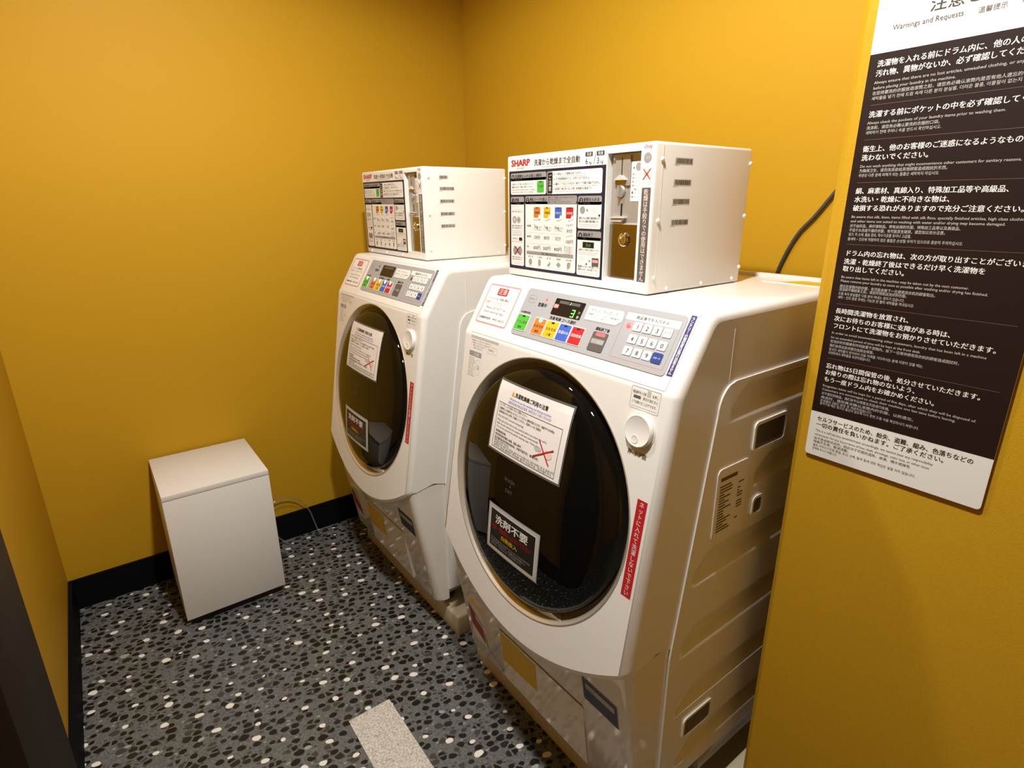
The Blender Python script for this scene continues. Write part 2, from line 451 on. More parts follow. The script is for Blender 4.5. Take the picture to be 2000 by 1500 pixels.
HW, RND = 0.336, 0.016
def zlip(x): return 0.325 + 1.12 * x * x
def isect(p, d, q, e):
    k = d[0] * e[1] - d[1] * e[0]
    t = ((q[0] - p[0]) * e[1] - (q[1] - p[1]) * e[0]) / k
    return (p[0] + d[0] * t, p[1] + d[1] * t)
def shell_profile(x, d):
    """(y,z) outline of the front cover at inset d, from the lip up and over the top"""
    def off(a, b):
        dy, dz = b[0] - a[0], b[1] - a[1]; L = hypot(dy, dz)
        n = (dz / L, -dy / L)                    # inward normal for an upward-going front
        return (a[0] + n[0] * d, a[1] + n[1] * d), (dy / L, dz / L)
    F = off((FB.y, FB.z), (PB.y, PB.z)); P = off((PB.y, PB.z), (PA.y, PA.z)); T = off((PA.y, PA.z), (0.0, 1.121))
    def fillet(A, B, r):
        c = isect(A[0], A[1], B[0], B[1])
        p0 = (c[0] - A[1][0] * r, c[1] - A[1][1] * r); p1 = (c[0] + B[1][0] * r, c[1] + B[1][1] * r)
        return [((1 - t) ** 2 * p0[0] + 2 * t * (1 - t) * c[0] + t * t * p1[0], (1 - t) ** 2 * p0[1] + 2 * t * (1 - t) * c[1] + t * t * p1[1]) for t in (0, .25, .5, .75, 1)]
    zl = zlip(x) + d * 0.15
    def fy(z): k = (z - F[0][1]) / F[1][1]; return F[0][0] + F[1][0] * k
    pts = [(fy(zl) + 0.075, zl + 0.002), (fy(zl) + 0.012, zl - 0.010), (fy(zl) + 0.004, zl - 0.007), (fy(zl + 0.004), zl + 0.004)]
    pts += fillet(F, P, 0.005)                   # index 3 -> 4 is the flat front
    pts += fillet(P, T, 0.014)
    c = T[0]; pts.append((-0.02, 1.121 - d)); pts.append((0.0, 1.121 - d))
    return pts

def shell_bm():
    bm = bmesh.new()
    cols = []
    xs = []
    N = 7
    for i in range(N): a = pi / 2 * (1 - i / (N - 1)); xs.append((-(HW - RND) - RND * sin(a), RND * (1 - cos(a))))
    M = 28
    for i in range(1, M): xs.append((-(HW - RND) + 2 * (HW - RND) * i / M, 0.0))
    for i in range(N): a = pi / 2 * i / (N - 1); xs.append(((HW - RND) + RND * sin(a), RND * (1 - cos(a))))
    for x, d in xs: cols.append([bm.verts.new((x, y, z)) for y, z in shell_profile(x, d)])
    np_ = len(cols[0])
    for i in range(len(cols) - 1):
        flat = xs[i][1] < 1e-9 and xs[i + 1][1] < 1e-9
        for k in range(np_ - 1):
            if flat and k == 3: continue
            bm.faces.new((cols[i][k], cols[i + 1][k], cols[i + 1][k + 1], cols[i][k + 1]))
    # end caps follow the side panel's outline
    tail = [(0.0, 0.98), (-0.44, 0.98), (-0.466, 0.968), (-0.485, 0.93), (-0.558, 0.443)]
    for c, sx in ((cols[0], -1), (cols[-1], 1)):
        t = [bm.verts.new((c[0].co.x, y, z)) for y, z in tail]
        c = [bm.verts.new(v.co) for v in c]
        bm.faces.new(c + t)
    # flat front with the round door opening
    R = 0.2925; hwf = HW - RND
    e = (FB - PB).normalized()
    def to_plane(x, z): return (z - PB.z) / e.z    # distance down from the top edge
    top = to_plane(0, shell_profile(0, 0)[4][1])
    def border(th):
        cx, sy = cos(th), sin(th)                # sy > 0 up
        best = 1e9
        if abs(cx) > 1e-6:
            best = (hwf - DX) / cx if cx > 0 else (hwf + DX) / -cx
        if sy > 1e-6: best = min(best, (DV - top) / sy)
        if sy < -1e-6:
            lo, hi = 0.0, 0.8
            for _ in range(40):
                mid = (lo + hi) / 2
                P = D_MAP(mid * cx, mid * sy, 0)
                if P.z > zlip(P.x) + 0.004 : lo = mid
                else: hi = mid
            best = min(best, lo)
        return best
    angs = sorted(set([round(2 * pi * i / 120, 6) for i in range(120)] + [round(math.atan2(DV - top, hwf - DX), 6), round(math.atan2(DV - top, -hwf - DX), 6)] + [round(a % (2 * pi), 6) for a in ALIP]))
    inner = [bm.verts.new(D_MAP(R * cos(a), R * sin(a), 0)) for a in angs]
    inner2 = [bm.verts.new(D_MAP(R * cos(a), R * sin(a), -0.02)) for a in angs]
    outer = [bm.verts.new(D_MAP(border(a) * cos(a), border(a) * sin(a), 0)) for a in angs]
    n = len(angs)
    for i in range(n):
        j = (i + 1) % n
        bm.faces.new((inner[i], inner[j], outer[j], outer[i]))
        bm.faces.new((inner2[i], inner2[j], inner[j], inner[i]))
    # vertical joint lines on the sides and the joint under the control panel
    for s in (-1, 1):
        x0, x1 = s * 0.3350, s * 0.3366
        box(bm, min(x0, x1), -0.4605, 0.988, max(x0, x1), -0.4585, 1.085)
    return bm
_zl = zlip(HW - RND) + 0.004
_v = (_zl - PB.z) / (FB - PB).normalized().z
ALIP = [math.atan2(DV - _v, HW - RND - DX), math.atan2(DV - _v, -(HW - RND) - DX)]

def kick_bm():
    bm = bmesh.new(); cols = []
    hw, r = HW - 0.002, 0.02; N = 6
    xs = []
    for i in range(N): a = pi / 2 * (1 - i / (N - 1)); xs.append((-(hw - r) - r * sin(a), r * (1 - cos(a))))
    for i in range(N): a = pi / 2 * i / (N - 1); xs.append(((hw - r) + r * sin(a), r * (1 - cos(a))))
    e = (KB - KA).normalized(); n = (-e.z, e.y)   # (y,z) inward
    if n[0] < 0: n = (-n[0], -n[1])
    def at(z, d):
        t = (z - KA.z) / e.z
        return KA.y + e.y * t + n[0] * d
    for x, d in xs:
        pts = [(-0.5622, 0.449), (at(0.449, d), 0.449), (at(0.018, d), 0.018), (at(0.01, d) + 0.004, 0.010), (at(0.006, d) + 0.012, 0.006), (-0.5622, 0.006)]
        cols.append([bm.verts.new((x, y, z)) for y, z in pts])
    for i in range(len(cols) - 1):
        for k in range(6):
            bm.faces.new((cols[i][k], cols[i + 1][k], cols[i + 1][(k + 1) % 6], cols[i][(k + 1) % 6]))
    for c in (cols[0], cols[-1]): bm.faces.new([bm.verts.new(v.co) for v in c])
    return bm

def side_front(z):
    if z <= 0.42: return -0.562
    if z <= 0.93: return -0.562 + (0.562 - 0.487) * (z - 0.42) / 0.51
    t = min((z - 0.93) / 0.056, 1.0)
    return -0.487 + 0.047 * (1 - sqrt(max(0.0, 1 - t * t)))
BANDS = [(0.909, -0.445), (0.738, -0.335), (0.572, -0.505), (0.405, -0.525), (0.243, -0.520), (0.088, -0.505)]
def side_depth(y, z):
    d = 0.0
    for zb, yb in BANDS:
        t = z - zb
        k = min(max((y - yb) / 0.05, 0.0), 1.0)
        hgt = 0.026 + 0.038 * k
        if 0 < t < hgt:
            a = min(t / 0.016, 1.0) * min((hgt - t) / 0.012, 1.0)
            d = max(d, 0.016 * a * min(1, (y - yb) / 0.010) if y > yb else 0)
    return d
def side_bm(s):
    bm = bmesh.new()
    zs = [0.045 + (0.986 - 0.045) * i / 190 for i in range(191)]
    ny = 44
    rows = []
    for z in zs:
        y0 = side_front(z); row = []
        for j in range(ny + 1):
            y = y0 + (-0.002 - y0) * (j / ny) ** 1.25
            row.append(bm.verts.new((s * (HW + 0.0035 - side_depth(y, z)), y, z)))
        rows.append(row)
    for a, b in zip(rows, rows[1:]):
        for j in range(ny): bm.faces.new((a[j], a[j + 1], b[j + 1], b[j]))
    # rim back to the shell
    loop = [r[0] for r in rows] + rows[-1][1:] + [r[-1] for r in rows[::-1]][1:] + rows[0][::-1][1:-1]
    back = [bm.verts.new((s * (HW - 0.014), v.co.y, v.co.z)) for v in loop]
    n = len(loop)
    for i in range(n):
        bm.faces.new((loop[i], loop[(i + 1) % n], back[(i + 1) % n], back[i]))
    return bm
def side_map(s, x=HW + 0.0035):
    return lambda u, v, h: Vector((s * (x + h), u, v))

def side_details(par, s):
    fn = side_map(s)
    def rim(name, y0, z0, y1, z1, w, h):
        bm = bmesh.new()
        a = rrect(y0, z0, y1, z1, 0.012); b = rrect(y0 + w, z0 + w, y1 - w, z1 - w, 0.008)
        n = len(a)
        A0 = [bm.verts.new(fn(u, v, -0.003)) for u, v in a]; A1 = [bm.verts.new(fn(u, v, h)) for u, v in a]
        B1 = [bm.verts.new(fn(u, v, h)) for u, v in b]; B0 = [bm.verts.new(fn(u, v, -0.004)) for u, v in b]
        for i in range(n):
            j = (i + 1) % n
            for p, q in ((A0, A1), (A1, B1), (B1, B0)): bm.faces.new((p[i], p[j], q[j], q[i])).material_index = 0
        f = bm.faces.new([bm.verts.new(fn(u, v, 0.0006)) for u, v in b]); f.material_index = 1  # recess floor coloured dark to stand for the shade inside
        return obj(name, bm, [M_WHITE, mat('recess_shade', (0.09, 0.082, 0.07), 0.5)], par)
    rim('handle_recess', -0.360, 0.818, -0.236, 0.884, 0.007, 0.0035)
    rim('hook_recess', -0.332, 0.664, -0.288, 0.710, 0.006, 0.0035)
    rim('handle_recess', -0.494, 0.160, -0.388, 0.218, 0.006, 0.0035)
    # rating plate
    bm = bmesh.new(); slab(bm, fn, rrect(-0.468, 0.655, -0.362, 0.812, 0.012), 0.0, 0.002); pl = obj('rating_plate', bm, M_STEEL_W, par)
    p = Print(fn, 0.0023)
    ux = (lambda a: a) if s > 0 else (lambda a: -0.83 - a)
    p.rect(-0.457, 0.785, -0.402, 0.793, 'brown', 0)
    rnd = random.Random(5)
    for i in range(17):
        z = 0.772 - i * 0.0062
        p.rect(-0.457, z, -0.457 + 0.015 + rnd.random() * 0.035, z + 0.0032, 'brown', 0)
        if rnd.random() < 0.6: p.rect(-0.395, z + 0.012, -0.395 + 0.006 + rnd.random() * 0.014, z + 0.015, 'brown', 0)
    p.build('plate_lettering', pl)

PANEL_X = {'green': (-0.1495, -0.1055), 'orange': (-0.0865, -0.0475), 'yellow': (-0.0455, -0.0055), 'blue': (-0.0035, 0.0335), 'red': (0.0355, 0.0720)}

def control_panel(root, lit):
    bm = bmesh.new(); slab(bm, P_MAP, rrect(-0.152, -0.1275, 0.291, -0.0125, 0.008), 0.0, 0.0014)
    cp = obj('control_panel', bm, M_PGREY, root)
    for a in (('営業中', -0.100, -0.0508, 0.0102, None), ('10分無料洗浄', -0.146, -0.0735, 0.0056, 0.034), ('洗濯 乾燥 コース選択', -0.045, -0.0735, 0.0078, 0.082), ('運転終了後', 0.096, -0.0738, 0.0078, 0.038)):
        p = Print(P_MAP, 0.0016); p.text(a[0], a[1], a[2], a[3], 'black', 1, width=a[4], bold=1.2); p.build('caption', cp)
    p = Print(P_MAP, 0.0016); p.frame(-0.140, -0.047, -0.112, -0.028, 0.0009, 'lgrey', 0, 0.008); p.text('コイン', -0.137, -0.040, 0.0065, 'grey', 1); p.build('coin_lamp_mark', cp)
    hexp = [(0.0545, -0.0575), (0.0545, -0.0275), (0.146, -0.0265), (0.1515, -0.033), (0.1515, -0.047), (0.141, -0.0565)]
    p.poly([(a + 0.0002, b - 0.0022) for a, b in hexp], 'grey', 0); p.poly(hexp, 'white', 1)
    p.text('セキュリティロック', 0.064, -0.0385, 0.0082, 'lettering', 2, width=0.072)
    p.text('お客様が入れたドアは4けたの暗証番号を', 0.058, -0.0462, 0.0046, 'lettering', 2, width=0.088)
    p.text('入力し、スタートを押してください。', 0.058, -0.0527, 0.0046, 'lettering', 2, width=0.076)
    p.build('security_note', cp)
    p = Print(P_MAP, 0.0016)
    p.frame(0.1565, -0.1175, 0.284, -0.0235, 0.0011, 'grey', 0, 0.003)
    p.rect(0.1578, -0.0395, 0.2827, -0.0248, 'white', 0)
    p.text('暗証番号を入力する', 0.220, -0.0352, 0.0074, 'lettering', 1, width=0.075, align='c', bold=1)
    p.line(0.1565, -0.1197, 0.284, -0.1197, 0.0006, 'pink', 0)
    p.build('keypad_field', cp)
    # display
    bm = bmesh.new(); slab(bm, P_MAP, rrect(-0.048, -0.0625, 0.043, -0.025, 0.002), 0.0014, 0.0026)
    ds = obj('display', bm, K['screen'], cp)
    p = Print(P_MAP, 0.0028)
    p.rect(-0.034, -0.0355, 0.030, -0.029, 'taupe', 0, 0.001)
    p.disc(0.0, -0.0322, 0.0028, 'white' if lit else 'grey', 1); p.disc(-0.0013, -0.0318, 0.0024, 'screen', 2)
    p.rect(-0.046, -0.0475, -0.032, -0.0385, 'led_red' if lit else 'screen', 1, 0.001)
    p.text('残り', -0.0445, -0.0458, 0.0068, 'white' if lit else 'taupe', 2, bold=1)
    seg = 'led_green' if lit else 'taupe'
    X0, X1, Y0, YM, Y1, t = 0.0135, 0.0235, -0.0600, -0.0525, -0.0450, 0.0021
    if lit:
        for y in (Y0, YM, Y1): p.rect(X0, y - t / 2, X1, y + t / 2, seg, 1)
        p.rect(X1 - t, Y0, X1, Y1, seg, 1)
    p.text('分', 0.0325, -0.0505, 0.0068, 'gold' if lit else 'taupe', 1)
    p.text('秒', 0.0325, -0.0608, 0.0075, 'white' if lit else 'taupe', 1)
    p.build('display_reading', ds)
    txt = {'green': ('ドラム洗浄', '無料'), 'orange': ('洗濯 乾燥', '標準'), 'yellow': ('洗濯 乾燥', '少量'), 'blue': ('洗濯のみ', ''), 'red': ('追加乾燥', '')}
    for k, (x0, x1) in PANEL_X.items():
        bm = bmesh.new(); slab(bm, P_MAP, rrect(x0, -0.1165, x1, -0.0772, 0.002), 0.0014, 0.0026)
        b = obj('course_button', bm, [K['white'], K[k]], cp); b['label'] = k + ' course button'
        p = Print(P_MAP, 0.0028)
        p.rect(x0 + 0.0012, -0.1153, x1 - 0.0012, -0.0784, k, 0, 0.0015)
        xm = (x0 + x1) / 2
        lampk = 'navy'
        if lit and k == 'orange': lampk = 'led_cyan'
        if not lit: lampk = 'led_white'
        if lampk == 'navy': p.rect(xm - 0.005, -0.0838, xm + 0.005, -0.0798, 'navy', 1, 0.0015)
        else: p.disc(xm, -0.0812, 0.0062, lampk, 1)
        a, c = txt[k]
        light = k in ('blue', 'red')
        p.text(a, xm, -0.0990, 0.0076, 'white' if light else 'lettering', 1, width=(x1 - x0) * 0.82, align='c', bold=0)
        if c: p.text(c, xm, -0.1110, 0.0068, 'lettering', 1, align='c', bold=1)
        p.build('button_face', b)
    bm = bmesh.new(); slab(bm, P_MAP, rrect(0.0955, -0.1172, 0.1355, -0.0772, 0.003), 0.0014, 0.0026)
    b = obj('unlock_button', bm, K['taupe'], cp); b['label'] = 'dark grey unlock button'
    p = Print(P_MAP, 0.0028)
    if lit: p.rect(0.104, -0.0855, 0.129, -0.0787, 'led_red', 0, 0.002)
    p.text('ドア解除', 0.1155, -0.1005, 0.0078, 'lgrey', 1, width=0.032, align='c')
    p.rect(0.0985, -0.1020, 0.1325, -0.0915, 'grey' if lit else 'dgrey', 0)
    p.build('button_face', b)
    keys = [('1', 0.1945, 0.0505), ('2', 0.2178, 0.0505), ('3', 0.2405, 0.0505), ('クリア', 0.2632, 0.0505),
            ('4', 0.1945, 0.0752), ('5', 0.2178, 0.0752), ('6', 0.2405, 0.0752), ('0', 0.2632, 0.0752),
            ('7', 0.1945, 0.0990), ('8', 0.2178, 0.0990), ('9', 0.2405, 0.0990), ('スタート', 0.2632, 0.0990)]
    for s, x, v in keys:
        blue = s == 'スタート'
        hx, hv = (0.0108, 0.0098) if blue else (0.0098, 0.0086)
        bm = bmesh.new()
        slab(bm, P_MAP, rrect(x - hx - 0.0008, -v - hv - 0.0008, x + hx + 0.0008, -v + hv + 0.0008, 0.003), 0.0014, 0.0019, 0)
        slab(bm, P_MAP, rrect(x - hx, -v - hv, x + hx, -v + hv, 0.0026), 0.0019, 0.0028, 1)
        b = obj('key', bm, [K['grey'], K['deepblue'] if blue else K['white']], cp)
        if blue: b['label'] = 'dark blue start key'
        p = Print(P_MAP, 0.0030)
        if len(s) == 1: p.text(s, x, -v - 0.0046, 0.0125, 'black', 0, align='c', bold=1)
        else: p.text(s, x, -v - 0.0018, 0.0046, 'white' if blue else 'lettering', 0, width=0.0155, align='c', bold=1)
        o = p.build('key_figure', b)
    # indicator lamps
    for x, v, r, on in ((-0.0775, 0.0325, 0.0042, lit), (0.173, 0.0515, 0.0060, lit)):
        bm = bmesh.new()
        mp = lambda uu, vv, h, x=x, v=v: P_MAP(x + uu, -v + vv, h)
        lathe(bm, [(r, 0.0014), (r * 0.8, 0.0026), (0, 0.003)], mp, 20)
        obj('indicator_lamp', bm, K['led_red'] if on else K['dgrey'], cp, 60)

def washer(x, label, lit, notices, group):
    root = thing('washer_dryer', label, 'washer dryer', (x, -0.14, BZ), group)
    bm = bmesh.new()
    box(bm, -0.318, -0.585, 0.06, 0.318, -0.006, 0.985, 0.004); box(bm, -0.322, -0.45, 0.95, 0.322, -0.003, 1.08, 0.004)
    obj('cabinet', bm, M_STEEL_W, root, 35)
    obj('front_cover', shell_bm(), M_WHITE, root, 40)
    kp = obj('kick_panel', kick_bm(), M_KICK, root, 40)
    for s in (-1, 1):
        sp = obj('side_panel', side_bm(s), M_WHITE, root, 35)
        side_details(sp, s)
    # grey base and feet
    bm = bmesh.new(); box(bm, -0.30, -0.57, -0.002, 0.30, -0.01, 0.06, 0.004); box(bm, 0.30, -0.40, -0.01, 0.334, -0.03, 0.035, 0.003); box(bm, -0.334, -0.40, -0.01, -0.30, -0.03, 0.035, 0.003)
    obj('base', bm, M_GREYP, root, 35)
    for fx in (-0.26, 0.26):
        for fy in (-0.53, -0.07):
            bm = bmesh.new(); lathe(bm, [(0.0, -0.042), (0.024, -0.042), (0.026, -0.034), (0.02, -0.028), (0.02, 0.0)], lambda u, v, h, fx=fx, fy=fy: (fx + u, fy + v, h), 20)
            obj('foot', bm, M_RUB, root, 40)
    # rear recess of the top with rim and yellow tape
    bm = bmesh.new(); box(bm, -0.30, -0.022, 1.1195, 0.312, -0.002, 1.129, 0.003); box(bm, 0.17, -0.102, 1.1195, 0.318, -0.097, 1.1226, 0.0008)
    obj('rear_rim', bm, M_WHITE, root, 35)
    p = Print(lambda u, v, h: Vector((u, v, 1.1212 + h))); p.poly([(0.205, -0.095), (0.232, -0.030), (0.316, -0.030), (0.316, -0.095)], 'mustard', 0); p.build('yellow_tape', root)
    # door
    bm = bmesh.new(); lathe(bm, [(0.2945, -0.001), (0.2945, 0.0008), (0.2920, 0.0012), (0.2895, -0.001), (0.2805, -0.016), (0.2755, -0.021), (0.262, -0.024)], D_MAP, 96)
    obj('door_ring', bm, M_RING, root, 50)
    bm = bmesh.new(); lathe(bm, [(0.262, -0.028)] + GLASS, D_MAP, 128)
    dr = obj('door', bm, M_BLACKG, root, 60); dr['label'] = 'round black glass door'
    p = Print(dome_map, 0.0002)
    p.text('WASH', -0.058, -0.2965, 0.0135, 'taupe', 0); p.text('&', -0.036, -0.3065, 0.009, 'taupe', 0); p.text('DRY', -0.050, -0.3215, 0.0135, 'taupe', 0)
    p.build('door_lettering', dr)
    # sheet of notes on the glass
    (ax0, av0, ax1, av1), (bx0, bv0, bx1, bv1) = notices
    fn = lambda u, v, h: dome_map(ax0 + u * (ax1 - ax0), -av0 - (1 - v) * (av1 - av0), h)
    W, H = ax1 - ax0, av1 - av0
    p = Print(fn, 0.0012, 0.0003)
    p.grid(-0.018, -0.03, 1.015, 1.03, 'dgrey', -2, 16, 10)
    p.grid(0, 0, 1, 1, 'paper', 0, 16, 10)
    def tx(s, u, v, sz, k='lettering', width=None, bold=0, align='l', lay=2):
        vs, fs, Wd = glyphs(s, bold)
        sx = (width / Wd) if width else sz * H / W
        u0 = u - (Wd * sx / 2 if align == 'c' else 0)
        n = len(p.v); mi = p.mi(k)
        p.v += [fn(u0 + a * sx, v + b * sz, p.h0 + lay * p.step + q) for a, b, q in vs]
        for f in fs: p.f.append(tuple(i + n for i in f)); p.m.append(mi)
    p.poly([(0.215, 0.845), (0.265, 0.845), (0.24, 0.93)], 'gold', 2); tx('!', 0.235, 0.852, 0.06, lay=3)
    tx('洗濯乾燥機ご利用の注意', 0.27, 0.85, 0.07, width=0.46, bold=1.2)
    tx('Attention to use the washing and drying machine', 0.20, 0.785, 0.05, 'skyblue', width=0.58)
    tx('使用洗衣烘干机注意事项  세탁건조기 사용시 주의사항', 0.19, 0.73, 0.045, 'skyblue', width=0.60)
    for a in ((0.05, 0.70, 0.94, 0.70), (0.05, 0.04, 0.94, 0.04)): p.line(*a, 0.006, 'dgrey', 2, 10)
    for a in ((0.05, 0.04, 0.05, 0.70), (0.94, 0.04, 0.94, 0.70)): p.line(*a, 0.004, 'dgrey', 2, 8)
    body = [('※ドアをしっかり閉めてからご使用ください。', 0.655, 0.42, 0), ('洗濯物を入れ過ぎないようにしてください。', 0.605, 0.42, 0.8), ('故障の原因となります。乾燥が不十分の時は、', 0.605, 0.36, 0.8),
            ('追加乾燥のボタンを押して乾燥してください。洗濯ネットのご使用は', 0.555, 0.62, 0.8), ('Please DO NOT use mesh washing bags.', 0.495, 0.40, 0),
            ('Please put all the items in the machine before you insert the coins.', 0.435, 0.72, 0), ('After the lid is locked, the machine will start automatically.', 0.385, 0.62, 0),
            ('You can not open the lid until the washing stops. Thank you.', 0.335, 0.63, 0), ('请勿使用洗衣网。', 0.270, 0.17, 1), ('请先把要洗的衣物放入机器，再投入硬币。', 0.220, 0.42, 1),
            ('盖子锁住后洗衣机自动启动，中途不能打开，谢谢合作。', 0.170, 0.66, 1), ('세탁망을 사용하지 마십시오.', 0.130, 0.25, 0), ('세탁물을 먼저 넣은 후 동전을 넣어 주시기 바랍니다. 잠금 후에는 열 수 없습니다.', 0.092, 0.86, 0),
            ('세탁이 끝날 때까지 뚜껑을 열지 마십시오. 감사합니다.', 0.055, 0.84, 0)]
    for i, (s, v, wd, bd) in enumerate(body): tx(s, 0.5 if s.startswith('故障') else 0.075, v, 0.038, width=wd, bold=bd)
    for r in (0.05, 0.043): pass
    p.poly([fnp for fnp in [(0.70 + 0.045 * cos(a), 0.32 + 0.035 * sin(a)) for a in [i * pi / 8 for i in range(16)]]], 'lgrey', 2)
    p.poly([(0.83 + 0.05 * cos(a), 0.30 + 0.06 * sin(a)) for a in [i * pi / 8 for i in range(16)]], 'peach', 2)
    p.line(0.70, 0.45, 0.86, 0.17, 0.014, 'red', 4, 8); p.line(0.66, 0.20, 0.89, 0.39, 0.016, 'red', 4, 8)
    p.build('notice_sheet', dr)['label'] = 'white sheet of notes on the door glass'
    # black detergent notice
    fn2 = lambda u, v, h: dome_map(bx0 + u * (bx1 - bx0), -bv0 - (1 - v) * (bv1 - bv0), h)
    fn = fn2; W, H = bx1 - bx0, bv1 - bv0
    p = Print(fn2, 0.0012, 0.0003)
    p.grid(-0.012, -0.02, 1.012, 1.02, 'grey', -1, 12, 8)
    p.grid(0, 0, 1, 1, 'lgrey', 0, 12, 8); p.grid(0.045, 0.065, 0.955, 0.935, 'white', 1, 12, 8); p.grid(0.055, 0.08, 0.945, 0.92, 'black', 2, 12, 8)
    tx('洗剤不要', 0.16, 0.66, 0.21, 'white', width=0.66, bold=1.2, lay=4)
    tx('洗剤・柔軟剤は入れないで下さい', 0.10, 0.50, 0.13, 'darkred', width=0.78, bold=1.2, lay=4)
    tx('自動投入', 0.30, 0.36, 0.11, 'mustard', width=0.34, bold=1, lay=4)
    for i, s in enumerate(('No detergent is needed. It is put in automatically.', '无需添加洗涤剂，机器会自动投入。', '세제는 자동으로 투입됩니다.')):
        tx(s, 0.09, 0.26 - i * 0.065, 0.06, 'grey', width=0.80 - 0.08 * i, lay=4)
    p.build('detergent_notice', dr)['label'] = 'black detergent notice with a white border'
    # door button
    bm = bmesh.new()
    bf = lambda u, v, h: F_MAP(0.2705 + u, -0.0765 + v, h)
    lathe(bm, [(0.0335, 0.0002), (0.0335, 0.0012), (0.0315, 0.001)], bf, 48)
    lathe(bm, [(0.031, 0.0), (0.0305, 0.007), (0.028, 0.0095), (0.0255, 0.0085), (0.0, 0.0085)], bf, 48)
    bf2 = lambda u, v, h: F_MAP(0.2675 + u, -0.092 + v, h)
    lathe(bm, [(0.0085, 0.0084), (0.0075, 0.0092), (0.006, 0.0088), (0.0, 0.0086)], bf2, 24)
    obj('door_button', bm, M_WHITE, root, 40)
    # printed and stuck marks on the front
    p = Print(F_MAP)
    p.text('押−ドア開', 0.2715, -0.1245, 0.0115, 'lettering', 0, width=0.043, align='c', bold=1)
    p.build('button_lettering', root)
    p = Print(F_MAP)
    p.frame(0.236, -0.0405, 0.3015, 0.0, 0.0007, 'grey', 0, 0.003)
    p.text('暗証番号を入力後', 0.2395, -0.0125, 0.0062, 'lettering', 0, width=0.030); p.rect(0.2715, -0.0135, 0.2800, -0.0020, 'lgrey', 0, 0.001); p.text('を押し', 0.2835, -0.0125, 0.0062, 'lettering', 0, width=0.013)
    p.rect(0.2425, -0.0215, 0.2590, -0.0160, 'dgrey', 0); p.text('表示が消えると', 0.2640, -0.0212, 0.0062, 'lettering', 0, width=0.033)
    p.text('ドアを開けることができます。', 0.2395, -0.0305, 0.0062, 'lettering', 0, width=0.056)
    p.line(0.240, -0.036, 0.297, -0.036, 0.0005, 'grey', 0)
    p.build('opening_label', root)
    p = Print(F_MAP)
    p.rect(-0.295, -0.0085, -0.178, -0.0025, 'lgrey', 0)
    p.text('ご使用になる前に必ずお読みください', -0.293, -0.0078, 0.0045, 'white', 1, width=0.08)
    for i, wd in enumerate((0.085, 0.075, 0.055, 0.04)):
        p.text('洗濯物の出し入れや布がらみにご注意ください', -0.292 + 0.004 * i, -0.0155 - i * 0.0062, 0.0045, 'grey', 0, width=wd)
    p.frame(-0.222, -0.0345, -0.180, -0.0185, 0.0006, 'lgrey', 0); p.text('使用禁止', -0.217, -0.0288, 0.0062, 'grey', 0)
    p.build('usage_label', root)
    p = Print(F_MAP)
    p.rect(-0.296, -0.054, -0.243, -0.0415, 'grey', 0); p.text('ご注意', -0.2785, -0.0515, 0.0085, 'white', 1, bold=1)
    for i in range(9): p.text('防水性のものは洗わない', -0.295, -0.0605 - i * 0.0056, 0.004, 'grey', 0, width=0.024 + 0.004 * (i % 3))
    p.frame(-0.264, -0.098, -0.244, -0.060, 0.0006, 'lgrey', 0, 0.009); p.disc(-0.254, -0.079, 0.0065, 'lgrey', 0); p.disc(-0.256, -0.079, 0.005, 'stickerbeige', 1)
    p.build('caution_label', root)
    p = Print(F_MAP)
    p.rect(0.2905, -0.3905, 0.3155, -0.1965, 'white', 0); p.rect(0.2915, -0.3895, 0.3145, -0.1975, 'red', 1)
    p.vtext('ネットに入れて洗濯しないで下さい', 0.3030, -0.2005, 0.01165, 0.0115, 'white', 2)
    ps = p.build('red_warning_strip', root)
    # caution sticker on the control facia, joint lines
    p = Print(P_MAP)
    p.rect(-0.3055, -0.1235, -0.1785, -0.0175, 'pink', 0, 0.007); p.rect(-0.3035, -0.1215, -0.1805, -0.0195, 'white', 1, 0.006); p.frame(-0.3030, -0.1210, -0.1810, -0.0200, 0.0012, 'darkred', 2, 0.006)
    p.rect(-0.263, -0.0455, -0.223, -0.0265, 'red', 3, 0.003); p.text('注意', -0.243, -0.0415, 0.0160, 'peach', 4, width=0.033, align='c', bold=1)
    p.text('ランドリーをご利用の際は', -0.292, -0.0585, 0.0075, 'lettering', 2, width=0.085, bold=1)
    p.text('洗濯ネットに入れないで下さい', -0.296, -0.0690, 0.0078, 'red', 2, width=0.104)
    p.text('Please DO NOT use', -0.285, -0.0830, 0.0090, 'lettering', 2, width=0.082)
    p.text('mesh washing bags', -0.288, -0.0935, 0.0090, 'lettering', 2, width=0.082)
    p.text('洗濯網請勿使用、세탁망 사용금지', -0.297, -0.1105, 0.0070, 'lettering', 2, width=0.104, bold=1)
    p.build('caution_sticker', root)['label'] = 'red bordered caution sticker'
    p = Print(P_MAP)
    p.line(-0.1745, -0.005, -0.1765, -0.150, 0.0012, 'lgrey', 0); p.line(-0.300, -0.1510, 0.305, -0.1510, 0.0012, 'grey', 0); p.line(0.3115 , -0.004, 0.3055, -0.1505, 0.0010, 'grey', 0)
    p.line(-0.17, -0.006, 0.309, -0.003, 0.0008, 'lgrey', 0)
    p.build('facia_joint', root)
    p = Print(P_MAP, 0.0004)
    p.rect(0.2945, -0.1235, 0.3060, -0.0095, 'navyblue', 0)
    p.vtext('ランドリーの領収書は発行出来ません', 0.3002, -0.0125, 0.00637, 0.0072, 'white', 1, bold=1)
    p.build('navy_strip_sticker', root)['label'] = 'navy strip sticker with white writing'
    # kick panel: service lid, filter hatch, stickers
    bm = bmesh.new(); slab(bm, K_MAP, [(-0.135, -0.202), (0.186, -0.188), (0.190, -0.193), (0.180, -0.392), (-0.148, -0.392)][::-1], 0.0, 0.0022)
